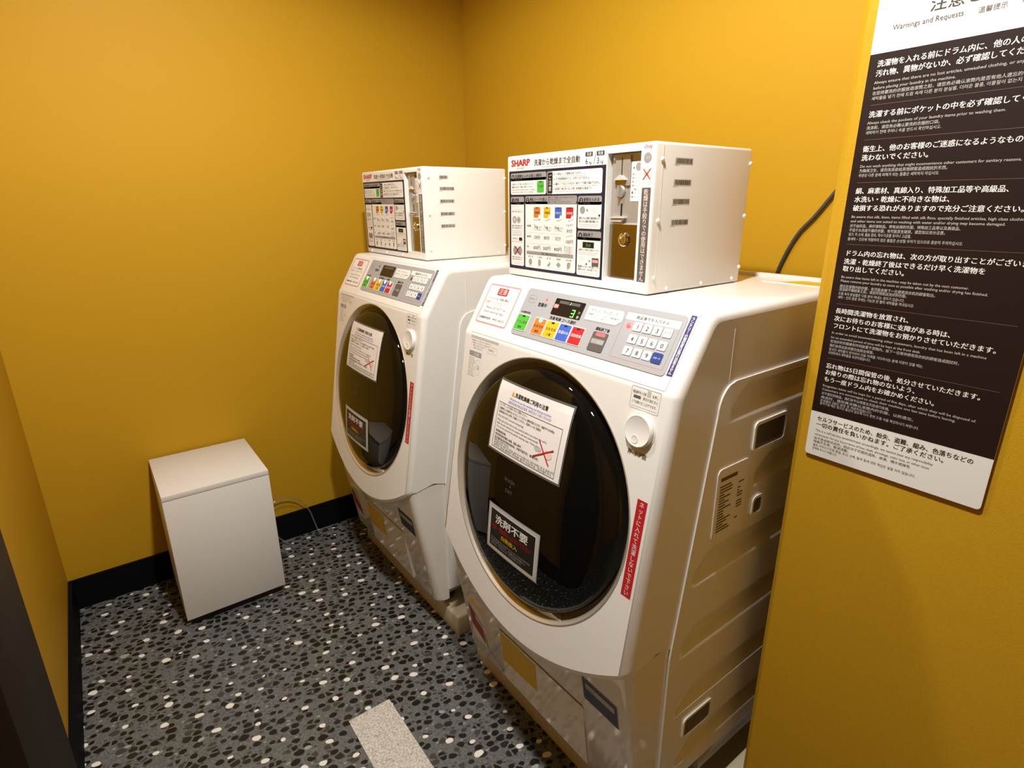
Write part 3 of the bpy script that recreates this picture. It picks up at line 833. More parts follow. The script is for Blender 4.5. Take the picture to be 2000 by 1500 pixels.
    sl = obj('service_lid', bm, M_KICK, kp)
    p = Print(K_MAP, 0.0003); p.line(-0.136, -0.1995, 0.187, -0.1855, 0.0035, 'black', 0); p.line(0.189, -0.187, 0.183, -0.392, 0.0012, 'dgrey', 0)
    p.build('lid_joint', kp)
    p = Print(K_MAP, 0.0026); p.poly([(-0.132, -0.2085), (0.019, -0.2030), (0.008, -0.305), (-0.142, -0.318)], 'mustard', 0); p.build('yellow_sticker', sl)
    bm = bmesh.new(); slab(bm, K_MAP, rrect(-0.296, -0.345, -0.216, -0.196, 0.008), 0.0, 0.003)
    fc = obj('filter_cover', bm, M_KICK, kp)
    p = Print(K_MAP, 0.0033); p.frame(-0.292, -0.341, -0.220, -0.200, 0.0015, 'lgrey', 0, 0.006); p.poly([(-0.288, -0.215), (-0.262, -0.235), (-0.262, -0.255), (-0.228, -0.275), (-0.228, -0.330), (-0.288, -0.290)], 'darkred', 1)
    p.line(-0.290, -0.212, -0.226, -0.262, 0.003, 'dgrey', 2); p.line(-0.222, -0.29, -0.218, -0.34, 0.004, 'dgrey', 2); p.line(-0.215, -0.345, -0.15, -0.375, 0.002, 'black', -8); p.build('hatch_label', fc)
    p = Print(K_MAP, 0.0004)
    p.rect(0.196, -0.1475, 0.301, -0.077, 'lgrey', 0, 0.003); p.rect(0.198, -0.1455, 0.299, -0.079, 'stickernavy', 1, 0.003); p.rect(0.207, -0.1080, 0.291, -0.0930, 'lgrey', 2)
    p.text('自動投入ランドリー', 0.2095, -0.1050, 0.0088, 'taupe', 3, width=0.078)
    p.text('洗剤・柔軟剤の投入は不要です', 0.2075, -0.1215, 0.0070, 'taupe', 3, width=0.080); p.text('Automatic detergent supply', 0.2075, -0.1335, 0.0070, 'taupe', 3, width=0.074)
    p.build('navy_sticker', kp)
    control_panel(root, lit)
    return root

washer(0.588, 'white front-loading washer dryer by the left wall, its display dark', False, ((-0.147, 0.083, 0.108, 0.241), (-0.130, 0.386, 0.070, 0.497)), 'washer dryers in the alcove')
washer(1.473, 'white front-loading washer dryer nearest the notice, display showing a green 3', True, ((-0.137, 0.080, 0.111, 0.240), (-0.104, 0.369, 0.081, 0.481)), 'washer dryers in the alcove')

# ------------------------------------------------------------------ drain pans under the machines
def pan(x, label):
    t = thing('drain_pan', label, 'drain pan', (x, -0.01, 0.0), 'drain pans under the washers')
    X, Y0 = 0.385, -0.694
    bm = bmesh.new(); box(bm, -X + 0.004, Y0 + 0.004, 0.0005, X - 0.004, -0.024, 0.022, 0.003); obj('tray', bm, M_PANW, t, 35)
    bm = bmesh.new()
    x, y0, y1 = X - 0.002, Y0 + 0.002, -0.022
    o = rrect(-x, y0, x, y1); q = rrect(-x + 0.035, y0 + 0.035, x - 0.035, y1 - 0.035)
    vs = [[bm.verts.new((u, v, h)) for u, v in pts] for pts, h in ((o, 0.0), (o, 0.045), (q, 0.045), (q, 0.018))]
    for k in range(4):
        for a, b in zip(vs, vs[1:]): bm.faces.new((a[k], a[(k + 1) % 4], b[(k + 1) % 4], b[k]))
    obj('rim', bm, M_PANW, t, 35)
    for sx in (-1, 1):
        for y0 in (Y0, -0.155):
            a, b = sorted((sx * X, sx * (X - 0.165)))
            bm = bmesh.new(); box(bm, a, y0, 0.0, b, y0 + 0.135, 0.078, 0.009, 3); obj('corner_block', bm, M_PANW, t, 35)
pan(0.588, 'beige drain pan under the washer by the left wall')
pan(1.471, 'beige drain pan under the washer nearest the notice')

# ------------------------------------------------------------------ coin boxes
def coin_box(x, label, nbar):
    root = thing('coin_box', label, 'coin box', (x, -0.613, BZ + 1.1212), 'coin boxes on the washers')
    W, D, H = 0.463, 0.318, 0.284
    bm = bmesh.new()
    ox = rrect(0, 0, W, H); ix = [(0.3412, 0.0235), (0.4285, 0.0235), (0.4285, 0.2692), (0.3412, 0.2692)]
    o0 = [bm.verts.new((u, 0, v)) for u, v in ox]; i0 = [bm.verts.new((u, 0, v)) for u, v in ix]; i1 = [bm.verts.new((u, 0.016, v)) for u, v in ix]
    o1 = [bm.verts.new((u, D, v)) for u, v in ox]
    outer = []
    for k in range(4):
        j = (k + 1) % 4
        bm.faces.new((o0[k], o0[j], i0[j], i0[k])); bm.faces.new((i0[k], i0[j], i1[j], i1[k])); bm.faces.new((o0[k], o1[k], o1[j], o0[j]))
        outer += [bm.edges.get((o0[k], o0[j])), bm.edges.get((o0[k], o1[k])), bm.edges.get((o1[k], o1[j]))]
    bm.faces.new(o1); bm.faces.new(i1)
    bmesh.ops.bevel(bm, geom=outer, offset=0.006, segments=3, profile=0.5, affect='EDGES')
    # cover joint and screws
    for s in (0, 1):
        a = W - 0.0006 if s else -0.0004
        box(bm, a, 0.0215, 0.007, a + 0.001, 0.0230, 0.277)
    sc = [(0.0198, 0.2525), (0.3128, 0.2535), (0.0187, 0.1416), (0.3114, 0.1455), (0.0178, 0.0329), (0.3119, 0.0343), (0.0597, 0.008), (0.1749, 0.0085), (0.2885, 0.010)]
    for s in (0, 1):
        for y, z in sc:
            fn = lambda u, v, h, y=y, z=z, s=s: (W + h if s else -h, y + u, z + v)
            lathe(bm, [(0.0048, 0.0), (0.0046, 0.0016), (0.003, 0.0032), (0.0, 0.0038)], fn, 12)
    for u0 in (0.0442, 0.1711, 0.2977, 0.4225):
        lathe(bm, [(0.0042, 0.0), (0.004, 0.0012), (0.0026, 0.0026), (0.0, 0.003)], lambda u, v, h, u0=u0: (u0 + u, -h, 0.0085 + v), 12)
    obj('case', bm, M_STEEL_W, root, 35)
    fm = lambda u, v, h: Vector((u, -h, v))
    # big instruction label
    p = Print(fm)
    p.rect(0.0095, 0.0172, 0.3385, 0.2775, 'white', 0)
    p.text('SHARP', 0.0185, 0.2600, 0.0205, 'red', 2, width=0.073, bold=2.2)
    p.text('ES-H6000', 0.0400, 0.2530, 0.006, 'grey', 2, width=0.030)
    p.text('洗濯から乾燥まで全自動', 0.1060, 0.2588, 0.0150, 'lettering', 2, width=0.155, bold=1)
    p.text('Fully automated from WASHING through DRYING', 0.132, 0.2525, 0.005, 'grey', 2, width=0.105)
    for xx, a, b in ((0.2770, '洗濯', '6'), (0.3105, '乾燥', '3')):
        p.rect(xx, 0.2672, xx + 0.0215, 0.2760, 'lettering', 1, 0.001); p.text(a, xx + 0.0108, 0.2690, 0.0072, 'white', 2, align='c')
        p.text(b, xx, 0.2525, 0.0165, 'lettering', 2); p.text('kg', xx + 0.0105, 0.2525, 0.009, 'lettering', 2)
    p.line(0.3025, 0.252, 0.3085, 0.275, 0.0012, 'lettering', 1)
    p.rect(0.0095, 0.0172, 0.3385, 0.2490, 'navy', 1)
    def card(x0, y0, x1, y1, head=0.0, num=None, title='', sub=''):
        p.rect(x0, y0, x1, y1, 'white', 2, 0.0045)
        if head:
            p.rect(x0, y1 - head, x1, y1, 'grey', 3, 0.0040); p.rect(x0, y1 - head, x1, y1 - head + 0.006, 'grey', 3)
            if num:
                p.disc(x0 + 0.009, y1 - head / 2, 0.0056, 'navy', 4); p.text(num, x0 + 0.009, y1 - head / 2 - 0.0036, 0.0095, 'white', 5, align='c')
            p.text(title, x0 + 0.0165, y1 - head / 2 - 0.0015, 0.0082, 'navy', 4, bold=1, width=min(0.0079 * len(title), x1 - x0 - 0.020)); p.text(sub, x0 + 0.0165, y1 - head + 0.002, 0.0042, 'dgrey', 4)
    def lines(x0, y, n, wd, dy=0.0052, size=0.0044, k='dgrey', s='洗濯物を入れドアを閉めてから硬貨を入れてください', bold=0):
        for i in range(n): p.text(s[i:] if i else s, x0, y - i * dy, size, k, 3, width=wd * (1 - 0.06 * (i % 3)), bold=bold)
    card(0.0165, 0.1948, 0.1510, 0.2438, 0.0175, '0', '洗濯物を入れる前に(無料)', 'Before you wash')
    p.rect(0.1185, 0.1985, 0.1435, 0.2240, 'green', 3, 0.001); p.rect(0.1270, 0.2210, 0.1350, 0.2235, 'navy', 4); p.text('ドラム洗浄', 0.131, 0.2105, 0.0055, 'navy', 4, width=0.020, align='c')
    lines(0.0215, 0.2170, 1, 0.086); lines(0.0215, 0.2105, 1, 0.080, bold=1, k='lettering', s='硬貨を入れずに「洗浄」を押してください'); lines(0.0215, 0.2045, 2, 0.088, s='Rinse the drum before use, no charge')
    card(0.1535, 0.1945, 0.3292, 0.2432)
    p.rect(0.1535, 0.1945, 0.1740, 0.2432, 'grey', 3, 0.0045); p.rect(0.1570, 0.1965, 0.1730, 0.2405, 'black', 4, 0.002); p.vtext('ご注意', 0.165, 0.2375, 0.0125, 0.011, 'white', 5)
    for i, s in enumerate(('一度投入した硬貨は戻りません。', '10円硬貨専用です。お釣りはでません。', '運転中、ドアはロックされます。途中でドアを開ける事はできません。', '乾燥終了後の取り出しの際、乾燥機内は高温です。')):
        y = 0.2345 - i * 0.0105
        p.disc(0.1785, y + 0.002, 0.0013, 'navy', 3, 8); p.text(s, 0.183, y, 0.0058, 'lettering', 3, width=(0.088, 0.110, 0.140, 0.118)[i], bold=0.5 * (i == 2)); p.text('Coins inserted will not be returned by the machine', 0.183, y - 0.0042, 0.0034, 'grey', 3, width=(0.10, 0.055, 0.136, 0.09)[i])
    card(0.0165, 0.0250, 0.0690, 0.1900, 0.0180, '1', '準備', 'Getting ready')
    p.frame(0.0205, 0.1590, 0.0540, 0.1680, 0.0006, 'lgrey', 3); lines(0.0205, 0.1535, 1, 0.044); p.disc(0.0310, 0.1360, 0.0085, 'grey', 3); p.disc(0.0310, 0.1360, 0.0055, 'lgrey', 4); p.disc(0.0480, 0.1360, 0.0085, 'lgrey', 3); p.disc(0.0480, 0.1360, 0.0050, 'grey', 4)
    lines(0.0205, 0.1200, 2, 0.043, bold=1); lines(0.0205, 0.1085, 3, 0.042, 0.0045, 0.0036, 'grey', 'Put in the laundry and close the door'); p.line(0.020, 0.0985, 0.066, 0.0985, 0.0005, 'lgrey', 3)
    lines(0.0230, 0.0890, 1, 0.022, bold=1); p.rect(0.0490, 0.0860, 0.0620, 0.0940, 'navy', 3, 0.002); lines(0.0205, 0.0820, 1, 0.044, size=0.0034, k='grey')
    for cx in (0.0345, 0.0515): p.poly([(cx + 0.010 * cos(a), 0.0615 + 0.0105 * sin(a)) for a in [i * pi / 8 for i in range(16)]], 'grey', 3)
    p.line(0.030, 0.073, 0.056, 0.051, 0.0022, 'darkred', 4); p.line(0.056, 0.073, 0.030, 0.051, 0.0022, 'darkred', 4)
    lines(0.0215, 0.0435, 2, 0.043, bold=1); lines(0.0215, 0.0320, 2, 0.043, 0.0042, 0.0034, 'grey', 'Do not use laundry nets')
    card(0.0742, 0.0240, 0.2555, 0.1908, 0.0180, '2', '運転コースを選ぶ', 'Select a course')
    p.rect(0.157, 0.1735, 0.2535, 0.1905, 'grey', 4, 0.003)
    for i in range(3): p.text('運転コースを選んでボタンを押してください', 0.159, 0.1855 - i * 0.0048, 0.0040, 'darkred' if i == 0 else 'dgrey', 5, width=(0.092, 0.045, 0.078)[i])
    cols = ((0.1190, 'orange', '3', '120分', '600円'), (0.1555, 'yellow', '1', '80分', '500円'), (0.1950, 'blue', '6', '35分', '400円'), (0.2330, 'red', '', '30分', '100円'))
    for i, (xc, k, kg, mn, yen) in enumerate(cols):
        p.rect(xc - 0.0125, 0.1420, xc + 0.0125, 0.1665, 'white', 3, 0.001); p.rect(xc - 0.0118, 0.1425, xc + 0.0118, 0.1660, k, 4, 0.001)
        p.rect(xc - 0.004, 0.1635, xc + 0.004, 0.1655, 'navy', 5); p.text('洗濯乾燥' if i < 2 else '洗濯のみ' if i == 2 else '追加乾燥', xc, 0.1515, 0.0056, 'white' if i > 1 else 'navy', 5, width=0.019, align='c')
        p.poly([(xc + 0.0035, 0.1405), (xc + 0.0125, 0.1395), (xc + 0.0125, 0.1465), (xc + 0.0075, 0.150)], 'white', 6)
        p.text(('WASH & DRY', 'QUICK', 'WASH', 'DRY')[i], xc, 0.1355, 0.0042, 'dgrey', 3, align='c')
        if kg:
            p.text(kg, xc - 0.012, 0.1180, 0.0125, 'lettering', 3); p.text('kg', xc - 0.005, 0.1180, 0.0100, 'lettering', 3, bold=1); p.text('まで', xc + 0.006, 0.1180, 0.0055, 'dgrey', 3); p.text('ワイシャツ約15枚', xc, 0.1130, 0.0035, 'dgrey', 3, align='c')
            p.text(mn, xc, 0.0935, 0.0105, 'lettering', 3, align='c', bold=0.5); p.text(yen, xc, 0.0690, 0.0110, 'lettering', 3, align='c', bold=0.5)
        else:
            p.text('3 kg まで', xc, 0.1260, 0.0062, 'deepblue', 3, align='c'); p.text(mn, xc, 0.1120, 0.0100, 'lettering', 3, align='c', bold=0.5); p.line(xc - 0.012, 0.1020, xc + 0.012, 0.1060, 0.0006, 'dgrey', 3)
            p.text(yen, xc, 0.0880, 0.0105, 'lettering', 3, align='c', bold=0.5); lines(xc - 0.016, 0.0790, 5, 0.032, 0.0040, 0.0034, 'dgrey')
        if i: p.line(xc - 0.0185, 0.062, xc - 0.0185, 0.165, 0.0004, 'lgrey', 3)
    for y, s in ((0.121, '洗濯容量'), (0.0960, '運転時間'), (0.0720, '料金')): p.text(s, 0.0800, y, 0.0058, 'lettering', 3, width=0.0042 * len(s)); p.line(0.079, y - 0.014, 0.212, y - 0.014, 0.0004, 'lgrey', 3)
    p.rect(0.0800, 0.0560, 0.2480, 0.0640, 'grey', 3); p.text('洗濯・乾燥できないもの', 0.164, 0.0583, 0.0052, 'lettering', 4, align='c')
    for i in range(5):
        xc = 0.095 + 0.0345 * i
        p.text(('毛皮・革', 'ゴム製品', '絹・麻', '寝具類', '防水衣類')[i], xc, 0.0490, 0.0048, 'dgrey', 3, align='c')
        p.poly([[(xc + 0.0065 * cos(a), 0.0380 + 0.0080 * sin(a)) for a in [j * pi / 8 for j in range(16)]], rrect(xc - 0.005, 0.031, xc + 0.005, 0.0455, 0.003), [(xc - 0.007, 0.034), (xc - 0.001, 0.031), (xc + 0.006, 0.036), (xc + 0.005, 0.045), (xc + 0.001, 0.040)],
                [(xc - 0.0085, 0.038), (xc, 0.031), (xc + 0.0085, 0.038), (xc, 0.045)], [(xc - 0.004, 0.030), (xc + 0.005, 0.034), (xc + 0.007, 0.046), (xc - 0.003, 0.0465), (xc - 0.006, 0.040)]][i], 'grey', 3)
        p.text('洗わないで', xc, 0.0270, 0.0036, 'grey', 3, align='c')
        if i: p.line(xc - 0.0175, 0.027, xc - 0.0175, 0.052, 0.0004, 'lgrey', 3)
    card(0.2592, 0.1222, 0.3300, 0.1895, 0.0180, '3', '硬貨を入れる', 'Insert coins')
    p.disc(0.2735, 0.1605, 0.0080, 'grey', 3); p.poly([(0.2865, 0.1565), (0.2865, 0.1640), (0.2900, 0.1602)], 'navy', 3)
    for i in range(5): p.line(0.297 + 0.001 * i, 0.1665 - 0.003 * i, 0.320, 0.1665 - 0.003 * i, 0.0004, 'lgrey', 3)
    p.disc(0.3245, 0.1500, 0.0028, 'lettering', 3, 8); lines(0.2630, 0.1420, 2, 0.063, 0.0068, 0.0056, 'lettering', '硬貨を入れると自動的に運転を開始します', 0.6); lines(0.2630, 0.1300, 2, 0.060, 0.0038, 0.0032, 'grey', 'The machine starts automatically')
    card(0.2600, 0.0222, 0.3320, 0.1175, 0.0190, '4', '運転終了', 'Finish')
    p.rect(0.2770, 0.0820, 0.3120, 0.0945, 'black', 3); p.text('End', 0.2945, 0.0850, 0.0090, 'green', 4, align='c')
    lines(0.2650, 0.0760, 1, 0.063, bold=0.5); lines(0.2650, 0.0715, 2, 0.058, 0.0038, 0.0032, 'grey', 'When washing is over the door is unlocked'); p.rect(0.3070, 0.0440, 0.3275, 0.0620, 'taupe', 3, 0.001); p.rect(0.309, 0.052, 0.3255, 0.058, 'pink', 4); p.poly([(0.2985, 0.0510), (0.2985, 0.0580), (0.3020, 0.0545)], 'navy', 3); p.disc(0.2905, 0.0475, 0.0024, 'lettering', 3, 8)
    for i in range(4): p.line(0.266, 0.062 - 0.0035 * i, 0.285 - 0.002 * i, 0.062 - 0.0035 * i, 0.0004, 'lgrey', 3)
    lines(0.2640, 0.0395, 2, 0.066, 0.0062, 0.0054, 'lettering', '暗証番号を入れスタートを押し開けてください', 0.6); lines(0.2640, 0.0285, 2, 0.062, 0.0036, 0.0030, 'grey', 'Enter your code and press start to open')
    p.build('instruction_label', root)['label'] = 'printed instruction label with navy panels'
    # coin mechanism in its recess
    r = lambda u, v, h: Vector((u, 0.016 - h, v))
    bm = bmesh.new(); slab(bm, r, [(0.3445, 0.1365), (0.4265, 0.1365), (0.4265, 0.2670), (0.3445, 0.2670)], 0.0005, 0.004)
    slab(bm, r, [(0.3560, 0.2080), (0.3945, 0.2080), (0.3945, 0.2640), (0.3560, 0.2640)], 0.004, 0.0075)
    cm = obj('coin_mechanism', bm, M_STEEL, root)
    bm = bmesh.new(); slab(bm, r, [(0.3445, 0.0260), (0.4265, 0.0260), (0.4265, 0.1335), (0.3445, 0.1335)], 0.0005, 0.005)
    cd = obj('cash_door', bm, M_STEELD, root)
    bm = bmesh.new(); slab(bm, r, [(0.3440, 0.1332), (0.4265, 0.1332), (0.4265, 0.1362), (0.3440, 0.1362)], 0.0005, 0.006); obj('door_edge', bm, M_SATIN, cd)
    bm = bmesh.new(); lathe(bm, [(0.0135, 0.005), (0.0135, 0.0085), (0.011, 0.0105), (0.0075, 0.0105), (0.0065, 0.009), (0.0, 0.009)], lambda u, v, h: r(0.3870 + u, 0.1035 + v, h), 28); slab(bm, r, [(0.3860, 0.0990), (0.3880, 0.0990), (0.3880, 0.1080), (0.3860, 0.1080)], 0.009, 0.0100); obj('cash_lock', bm, M_CHROME, cd, 40)
    p = Print(r, 0.0078); p.rect(0.3722, 0.2250, 0.3745, 0.2600, 'black', 0); p.build('coin_slot', cm)
    p = Print(r, 0.0043); p.rect(0.3718, 0.1500, 0.3762, 0.1740, 'black', 0); p.build('return_slot', cm)
    bm = bmesh.new(); slab(bm, r, [(0.3555, 0.2185), (0.3870, 0.2185), (0.3725, 0.2280), (0.3690, 0.2280)], 0.0075, 0.0115); obj('coin_guide', bm, M_SATIN, cm)
    bm = bmesh.new(); slab(bm, r, [(0.3580, 0.2105), (0.3850, 0.2105), (0.3850, 0.2180), (0.3580, 0.2180)], 0.0075, 0.0088); pl = obj('slot_plate', bm, M_STEELD, cm)
    bm = bmesh.new(); lathe(bm, [(0.0115, 0.004), (0.0115, 0.0065), (0.0095, 0.0085), (0.0, 0.0085)], lambda u, v, h: r(0.3712 + u, 0.1975 + v, h), 28); slab(bm, r, [(0.3690, 0.1875), (0.3734, 0.1875), (0.3734, 0.2078), (0.3690, 0.2078)], 0.0085, 0.0145); obj('return_knob', bm, M_STEEL, cm, 40)
    bm = bmesh.new(); slab(bm, r, [(0.3500, 0.1455), (0.3900, 0.1455), (0.3900, 0.1475), (0.3500, 0.1475)], 0.004, 0.0125); slab(bm, r, [(0.3520, 0.1385), (0.3800, 0.1385), (0.3830, 0.1445), (0.3510, 0.1445)], 0.004, 0.010); obj('return_tray', bm, M_SATIN, cm)
    bm = bmesh.new()
    for u0, v0 in ((0.3500, 0.2590), (0.4215, 0.2605), (0.4205, 0.1425)): lathe(bm, [(0.003, 0.004), (0.002, 0.006), (0, 0.0064)], lambda u, v, h, u0=u0, v0=v0: r(u0 + u, v0 + v, h), 10)
    obj('screw', bm, M_CHROME, cm, 40)
    p = Print(r, 0.0044)
    p.rect(0.3958, 0.1780, 0.4240, 0.2520, 'white', 0); p.disc(0.4140, 0.2420, 0.0078, 'grey', 1); p.poly([(0.4000, 0.2400), (0.4035, 0.2370), (0.4035, 0.2430)], 'lettering', 1); p.poly([(0.3985, 0.1950), (0.4020, 0.1925), (0.4020, 0.1975)], 'lettering', 1)
    for i in range(7): p.text('硬貨を入れてレバーを押す', 0.4050 if i == 4 else 0.3985, 0.2265 - i * 0.0070, 0.0048, 'dgrey', 1, width=0.018 if i == 4 else 0.024)
    p.build('coin_note', cm)
    # stickers right of the recess
    p = Print(fm)
    p.rect(0.4330, 0.2080, 0.4565, 0.2800, 'white', 0); p.text('Only', 0.4448, 0.2720, 0.0095, 'red', 1, align='c', bold=1); p.disc(0.4448, 0.2555, 0.0095, 'grey', 1); p.text('100', 0.4448, 0.2530, 0.0075, 'lgrey', 2, align='c')
    p.disc(0.4448, 0.2265, 0.0095, 'peach', 1); p.text('500', 0.4448, 0.2240, 0.0075, 'grey', 2, align='c'); p.line(0.4360, 0.2365, 0.4540, 0.2170, 0.0018, 'red', 3); p.line(0.4540, 0.2365, 0.4360, 0.2170, 0.0018, 'red', 3); p.line(0.4335, 0.2115, 0.456, 0.2115, 0.0006, 'lgrey', 1)
    p.build('coin_sticker', root)
    p = Print(fm); p.rect(0.4350, 0.0245, 0.4568, 0.2025, 'dgrey', 0); p.vtext('乾燥は手絞りでの使用はできません', 0.4459, 0.2000, 0.01090, 0.0118, 'peach', 1, bold=0.8); p.build('black_warning_strip', root)['label'] = 'black vertical strip with pink writing'
    # stock barcodes on the right side
    for i in range(nbar):
        z = (0.2508, 0.2119, 0.1763, 0.1371)[i] if nbar == 4 else (0.2525, 0.2187, 0.1809, 0.1425, 0.1049)[i]
        wd = 0.031 if (nbar == 5 and i == 0) else 0.052
        p = Print(lambda u, v, h: Vector((W + h, u, v))); rnd = random.Random(i * 7 + nbar)
        p.rect(0.0575, z - 0.0055, 0.0605 + wd, z + 0.0065, 'stickerbeige', 0); y = 0.0610
        while y < 0.058 + wd:
            a = rnd.choice((0.0007, 0.0012, 0.0018)); p.rect(y, z - 0.0040, y + a, z + 0.0050, 'lettering', 1); y += a + rnd.choice((0.0006, 0.0010))
        p.text('A%07d' % rnd.randrange(9999999), 0.0560, z - 0.0078, 0.0036, 'grey', 1)
        p.build('barcode_label', root)
    return root
coin_box(0.2525, 'white steel coin box on the washer by the left wall, five barcodes on its side', 5)
coin_box(1.1535, 'white steel coin box on the washer nearest the notice, four barcodes on its side', 4)

# ------------------------------------------------------------------ notice on the partition
def poster():
    X0, X1, Z0, Z1 = 1.893, 2.168, 0.957, 1.790
    ZD0, ZD1 = 1.0435, 1.6345
    t = thing('notice_board', 'tall black and white laundry rules notice on the ochre partition', 'notice', ((X0 + X1) / 2, -0.4445, Z0))
    cx = (X0 + X1) / 2
    fm = lambda u, v, h: Vector((u - cx, -0.0015 - h, v - Z0))
    bm = bmesh.new(); slab(bm, fm, rrect(X0, Z0, X1, Z1, 0.006), 0.0, 0.004); obj('board', bm, mat('notice_board_white', (0.74, 0.72, 0.69), 0.45), t)
    p = Print(lambda u, v, h: fm(u, v, 0.004 + h))
    p.rect(X0, ZD0, X1, ZD1, 'brownboard', 0)
    p.text('注意とお願い', 1.9640, 1.6785, 0.0215, 'lettering', 1, bold=0.6)
    p.text('Warnings and Requests', 1.9185, 1.6632, 0.0102, 'lettering', 1, width=0.0890)
    p.text('温馨提示', 2.0240, 1.6625, 0.0082, 'dgrey', 1); p.text('주의 및 요청', 2.0705, 1.6625, 0.0082, 'dgrey', 1)
    LX = 1.9055
    B = 0.0102; SM = 0.0058
    def big(s, z, k='white'): p.text(s, LX, z - 0.0005, B, k, 1, width=0.00985 * (len(s) - (0.45 if s[-1] in '、。' else 0.06)) - 0.0040 * s[:-1].count('、'), bold=0.9)
    def small(s, z, k='lgrey', wd=None): p.text(s, LX, z, SM, k, 1, width=wd)
    rows = [
     ((('洗濯物を入れる前にドラム内に、他の人の', 1.6166), ('汚れ物、異物がないか、必ず確認してください。', 1.6031)),
      (('Always ensure that there are no lost articles, unwashed clothing, or anything', 1.5917, .196), ('before placing your laundry in the machine.', 1.5840, .1085), ('在您将要洗的衣服放进滚筒之前，请您务必确认滚筒内是否有他人遗忘的物品', 1.5763, .196), ('세탁물을 넣기 전에 드럼 속에 다른 분의 분실물, 더러운 물품, 이물질이 없는지 반드시 확인', 1.5690, .215)), 1.5617),
     ((('洗濯する前にポケットの中を必ず確認してください。', 1.5447),),
      (('Always check the pockets of your laundry items prior to washing them.', 1.5338, .1755), ('洗涤前，请您务必确认要洗的衣服的口袋。', 1.5263, .100), ('세탁하기 전에 주머니 속을 반드시 확인하십시오.', 1.5192, .103)), 1.5109),
     ((('衛生上、他のお客様のご迷惑になるようなものは', 1.4938), ('洗わないでください。', 1.4807)),
      (('Do not wash anything that might inconvenience other customers for sanitary reasons.', 1.4690, .206), ('为确保卫生，请勿洗涤会给其他顾客造成困扰的东西。', 1.4621, .122), ('위생상 다른 분께 피해가 되는 물품은 세탁하지 마십시오.', 1.4550, .113)), 1.4461),
     ((('絹、麻素材、真綿入り、特殊加工品等や高級品、', 1.4298), ('水洗い・乾燥に不向きな物は、', 1.4166), ('破損する恐れがありますので充分ご注意ください。', 1.4029)),
      (('Be aware that silk, linen, items filled with silk floss, specially finished articles, high class clothing', 1.3905, .228), ('and other items not suited to washing with water and/or drying may become damaged.', 1.3835, .206), ('对于丝织品、麻纤维制品、带有丝绵的衣服、特殊加工品等以及高级品、', 1.3757, .155), ('不适于水洗或干燥的衣服，有可能发生破损，请您加以充分注意。', 1.3688, .137), ('실크, 마 소재, 풀솜 함유, 특수가공품 등이나 고급품,', 1.3619, .093), ('물세탁・건조에 적합하지 않은 물품은 손상될 우려가 있으므로 충분히 주의하십시오.', 1.3543, .162)), 1.3476),
     ((('ドラム内の忘れ物は、次の方が取り出すことがございます。', 1.3299), ('洗濯・乾燥終了後はできるだけ早く洗濯物を', 1.3158), ('取り出してください。', 1.3037)),
      (('Be aware that items left in the machine may be taken out by the next customer.', 1.2910, .182), ('Please remove your laundry as soon as possible after washing and/or drying has finished.', 1.2843, .206), ('遗忘在滚筒内的衣服，有可能会被下一位使用洗衣机的顾客取出。', 1.2750, .142), ('洗涤和干燥结束之后，请您尽快取出洗好的衣服。', 1.2693, .104), ('드럼 속의 분실물은 다음 분이 꺼내는 경우가 있습니다.', 1.2621, .102), ('세탁・건조 종료 후에는 가능한 한 빨리 세탁물을 꺼내십시오.', 1.2555, .117)), 1.2463),
     ((('長時間洗濯物を放置され、', 1.2306), ('次にお待ちのお客様に支障がある時は、', 1.2170), ('フロントにて洗濯物をお預かりさせていただきます。', 1.2039)),
      (('In order to avoid inconveniencing other customers, laundry that has been left in a machine', 1.1926, .223), ('for an extended period of time will be kept at the front desk.', 1.1842, .139), ('在洗好的衣服被长时间放置于滚筒内，给下一位等待使用洗衣机的顾客造成困扰时，', 1.1768, .192), ('我们会将这些衣服交由前台保管。', 1.1692, .073), ('장시간 세탁물이 방치되어 다음 차례를 기다리시는 분께 지장이 있을 때는,', 1.1620, .147), ('프런트에서 세탁물을 보관하겠습니다.', 1.1556, .070)), 1.1473),
     ((('忘れ物は5日間保管の後、処分させていただきます。', 1.1302), ('お帰りの際は忘れ物のないよう、', 1.1181), ('もう一度ドラム内をお確かめください。', 1.1051)),
      (('Forgotten items will be kept for a period of five days, after which they will be disposed of.', 1.0937, .230), ('Customers are encouraged to check their machine one last time before leaving.', 1.0866, .205), ('对于遗忘的物品，我们将予以保管五天后进行处理。', 1.0786, .113), ('离店时，请您再次确认滚筒内的衣服，以防遗忘。', 1.0711, .150), ('분실물은 5일간 보관 후 처분하겠습니다.', 1.0647, .088), ('돌아가실 때는 잊으신 물건이 없도록 다시 한번 드럼 속을 확인하시기 바랍니다.', 1.0590, .160)), None)]
    for bl, sl, rule in rows:
        for s, z in bl: big(s, z)
        for s, z, wd in sl: small(s, z, 'lgrey', wd)
        if rule: p.line(LX, rule, X1 - 0.014, rule, 0.0007, 'rule', 1)
    for s, z in (('セルフサービスのため、紛失、盗難、縮み、色落ちなどの', 1.0280), ('一切の責任を負いかねます。ご了承ください。', 1.0165)): big(s, z, 'lettering')
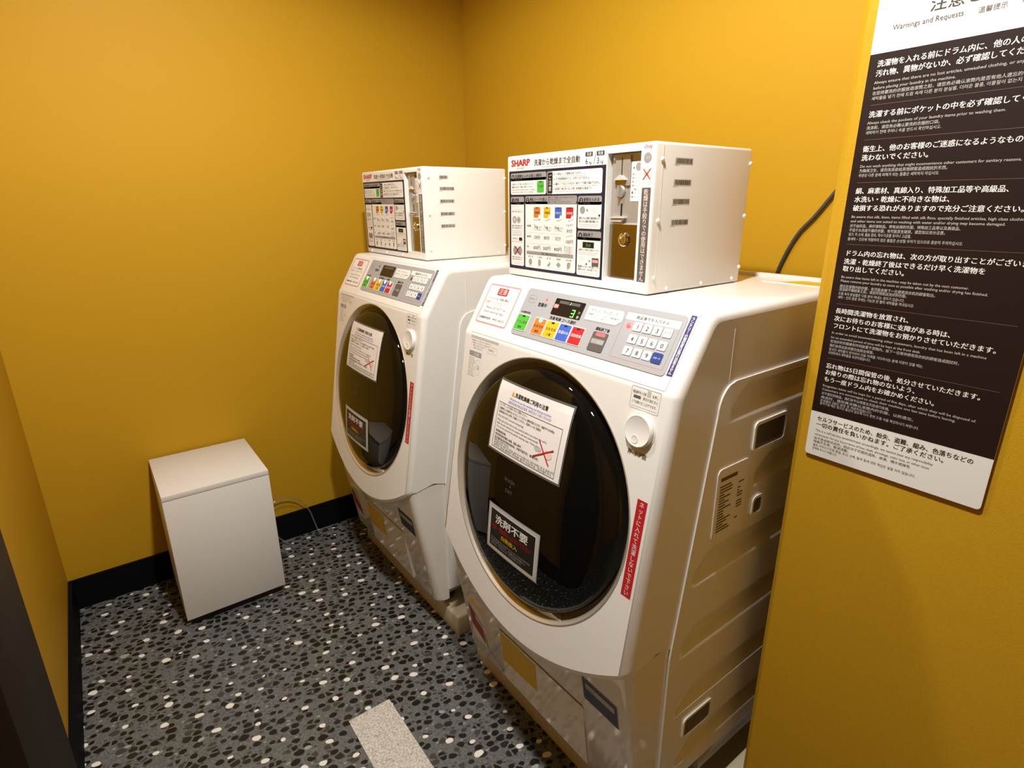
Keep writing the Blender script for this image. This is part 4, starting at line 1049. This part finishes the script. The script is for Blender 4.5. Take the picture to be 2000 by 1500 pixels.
    for s, z, wd in (('This is a self-service establishment; accordingly, we cannot bear any responsibility', 1.0058, .190), ('whatsoever for any occurrence of loss, theft, shrinkage, color loss, or other issue.', 0.9976, .187), ('由于是自助式洗衣，因此对于衣服的遗失、被盗、缩水或掉色', 0.9897, .160),
                     ('等概不负责，敬请谅解。', 0.9829, .063), ('셀프 서비스이므로 분실, 도난, 수축, 탈색 등에 대한 책임은 일절 지지 않습니다.', 0.9760, .170), ('양해해 주시기 바랍니다.', 0.9690, .045)): small(s, z, 'taupe', wd)
    p.build('lettering', t)
poster()

# ------------------------------------------------------------------ waste bin, cord, tube
t = thing('waste_bin', 'white square waste bin against the left wall', 'bin', (0.19, -1.27, 0.0))
def bb(name, a, b, m, bev=0.0015):
    bm = bmesh.new(); box(bm, a[0] - 0.19, a[1] + 1.27, a[2], b[0] - 0.19, b[1] + 1.27, b[2], bev); return obj(name, bm, m, t, 35)
bb('body', (0.014, -1.436, 0.034), (0.372, -1.104, 0.497), M_BIN)
bb('gap', (0.017, -1.433, 0.496), (0.3695, -1.1065, 0.500), M_DARK, 0)
bb('lid', (0.014, -1.436, 0.4983), (0.372, -1.104, 0.517), M_BIN)
bb('plinth', (0.03, -1.42, 0.0), (0.35, -1.12, 0.034), M_DARK, 0)

bm = bmesh.new()
tube(bm, spline([(1.535, -0.0075, 1.0), (1.539, -0.0075, 1.15), (1.549, -0.0075, 1.226), (1.568, -0.0075, 1.286), (1.594, -0.0075, 1.339), (1.627, -0.0075, 1.379), (1.661, -0.0075, 1.427), (1.690, -0.0075, 1.47), (1.70, -0.006, 1.50)]), 0.0045, 10)
tag(obj('power_cord', bm, M_RUB, None, 60), 'grey power cord rising up the back wall behind the near washer', 'cord')
bm = bmesh.new()
tube(bm, spline([(0.17, -0.985, 0.006), (0.06, -1.005, 0.006), (0.035, -1.03, 0.03), (0.030, -1.075, 0.09), (0.028, -1.09, 0.15), (0.026, -1.05, 0.198), (0.024, -0.99, 0.207), (0.024, -0.935, 0.180), (0.026, -0.895, 0.125), (0.030, -0.878, 0.06), (0.045, -0.865, 0.006), (0.09, -0.84, 0.0045)]), 0.0034, 10)
tag(obj('vinyl_tube', bm, M_TUBE, None, 60), 'thin clear vinyl tube looping up the left wall beside the bin', 'tube')
